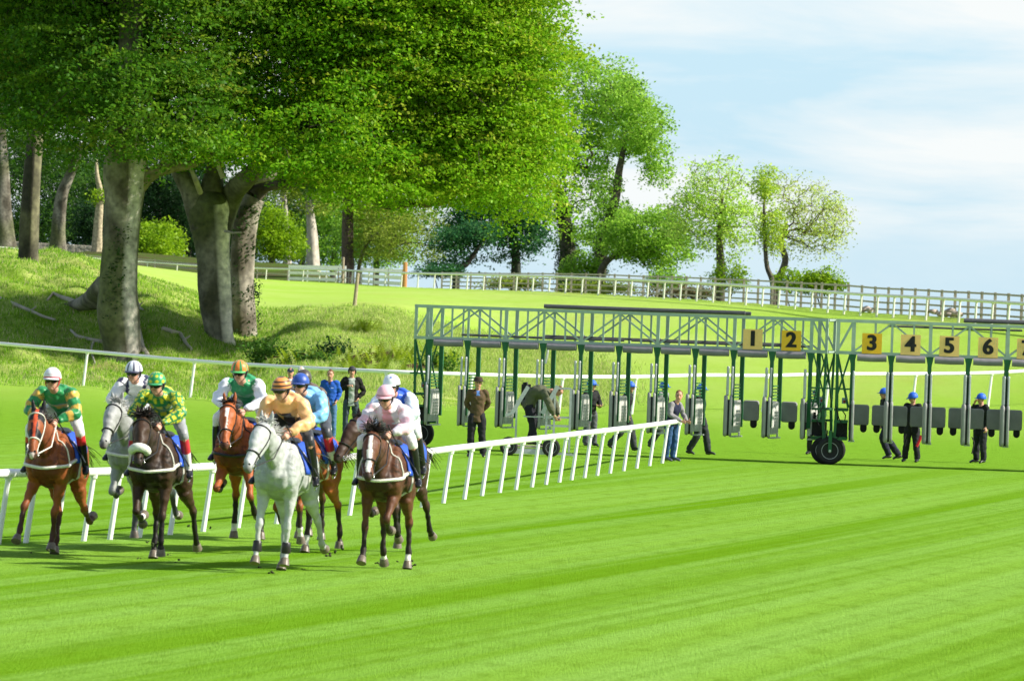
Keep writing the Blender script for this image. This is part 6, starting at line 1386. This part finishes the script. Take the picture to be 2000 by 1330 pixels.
handler('blue-helmeted handler striding to the right in black, second from the left', 1226, 881, 75, 1.72, dict(knL=(.16,.10,.52), anL=(.24,.1,.085), toeL=(.40,.1,.05), knR=(-.06,-.1,.50), anR=(-.36,-.1,.16), toeR=(-.26,-.1,.05), haR=(.10,-.25,.90), shL=(.06,.185,1.42), shR=(.06,-.185,1.42), neck=(.07,0,1.5), head=(.11,0,1.62)))
handler('blue-helmeted handler in a grey-backed jacket, behind the man in the body-warmer', 1299, 878, 60, 1.70, dict(knL=(.12,.10,.52), anL=(.10,.1,.085), toeL=(.26,.1,.05), anR=(-.30,-.1,.12), toeR=(-.18,-.1,.04), knR=(-.04,-.1,.5)), sleeve=(.25,.25,.26))
handler('blue-helmeted handler stepping away, just right of the man in the body-warmer', 1372, 889, 70, 1.72, dict(knL=(.14,.10,.52), anL=(.22,.1,.085), toeL=(.38,.1,.05), anR=(-.24,-.1,.10), toeR=(-.10,-.1,.04), knR=(-.02,-.1,.5)), legs=(.03,.035,.04))
handler('blue-helmeted handler mid-stride behind board 4, leg thrown back', 1737, 899, -70, 1.78, dict(knL=(.14,.10,.54), anL=(-.05,.1,.12), toeL=(.10,.1,.06), anR=(-.42,-.12,.12), toeR=(-.28,-.14,.05), knR=(-.10,-.1,.5), shL=(.04,.185,1.42), shR=(.04,-.185,1.42), head=(.10,0,1.62)), legs=(.02,.022,.04))
hm = handler('blue-helmeted handler behind board 4 holding a red strap, looking left', 1787, 903, -20, 1.70, dict(face=(.7,-.7,-.2), haR=(.16,-.22,1.02), haL=(.14,.20,.98), anL=(0,.17,.085), anR=(0,-.17,.085)), legs=(.02,.02,.026))
hb = handler('blue-helmeted handler beneath board 6 with one hand at his face', 1921, 905, -50, 1.72, dict(face=(.9,-.2,0), haR=(.17,-.08,1.52), elR=(.16,-.26,1.24), haL=(.06,.27,.92)), legs=(.02,.022,.028))
def strapobj(label, pts, r, m):
    P = [W(*p) for p in pts]; o = MB().tube([p-P[0] for p in P], r, 6).build('strap', m, None, smooth=True); o.location = P[0]; tag(o, label, 'strap')
strapobj('red strap hanging from the hand of the handler behind board 4', [(1799,850,79.5),(1796,860,79.5),(1790,872,79.5)], .035, mat('red_webbing', (.55,.015,.03), rough=.7, var=.1))
strapobj('thin black looped strap at the left side of the handler with the red strap', [(1770,847,79.6),(1766,860,79.6),(1768,871,79.6),(1771,858,79.6)], .014, BLK)
strapobj('black strap dangling from the handler beneath board 6', [(1898,853,79.6),(1903,864,79.6),(1898,886,79.6)], .016, BLK)
GV = (.24,.23,.24)
e, _ = person("man in a navy body-warmer, grey sleeves and jeans, leaning on the rail's end", stand(1.70, shL=(.10,.18,1.36), shR=(.10,-.18,1.36), neck=(.14,0,1.44), head=(.18,.02,1.565), haL=(.36,.14,.97), haR=(.36,-.06,.97), elL=(.14,.27,1.13), elR=(.14,-.25,1.13), face=(.6,-.78,0), anL=(-.02,.12,.085), anR=(-.06,-.12,.085), hdL=(.9,0,-.2), hdR=(.9,0,-.2), pmL=(0,0,-1), pmR=(0,0,-1)),
   dict(top=(.018,.022,.05), sleeve=GV, legs=(.035,.085,.20), coat=.08, puff=.012, hair=(.16,.075,.04), shoes=(.05,.06,.08)), fine=False, group='officials at the stalls'); put(e, 1317, 901, 52)
e, _ = person('man crouched behind the machinery where the two sets of stalls meet', stand(1.66), dict(top=(.012,.05,.018), legs=(.02,.02,.02), cap=('base', lambda a, e: (.03,.04,.08), (.03,.04,.08))), fine=False, group='officials at the stalls'); put(e, 1597, 888, -10)
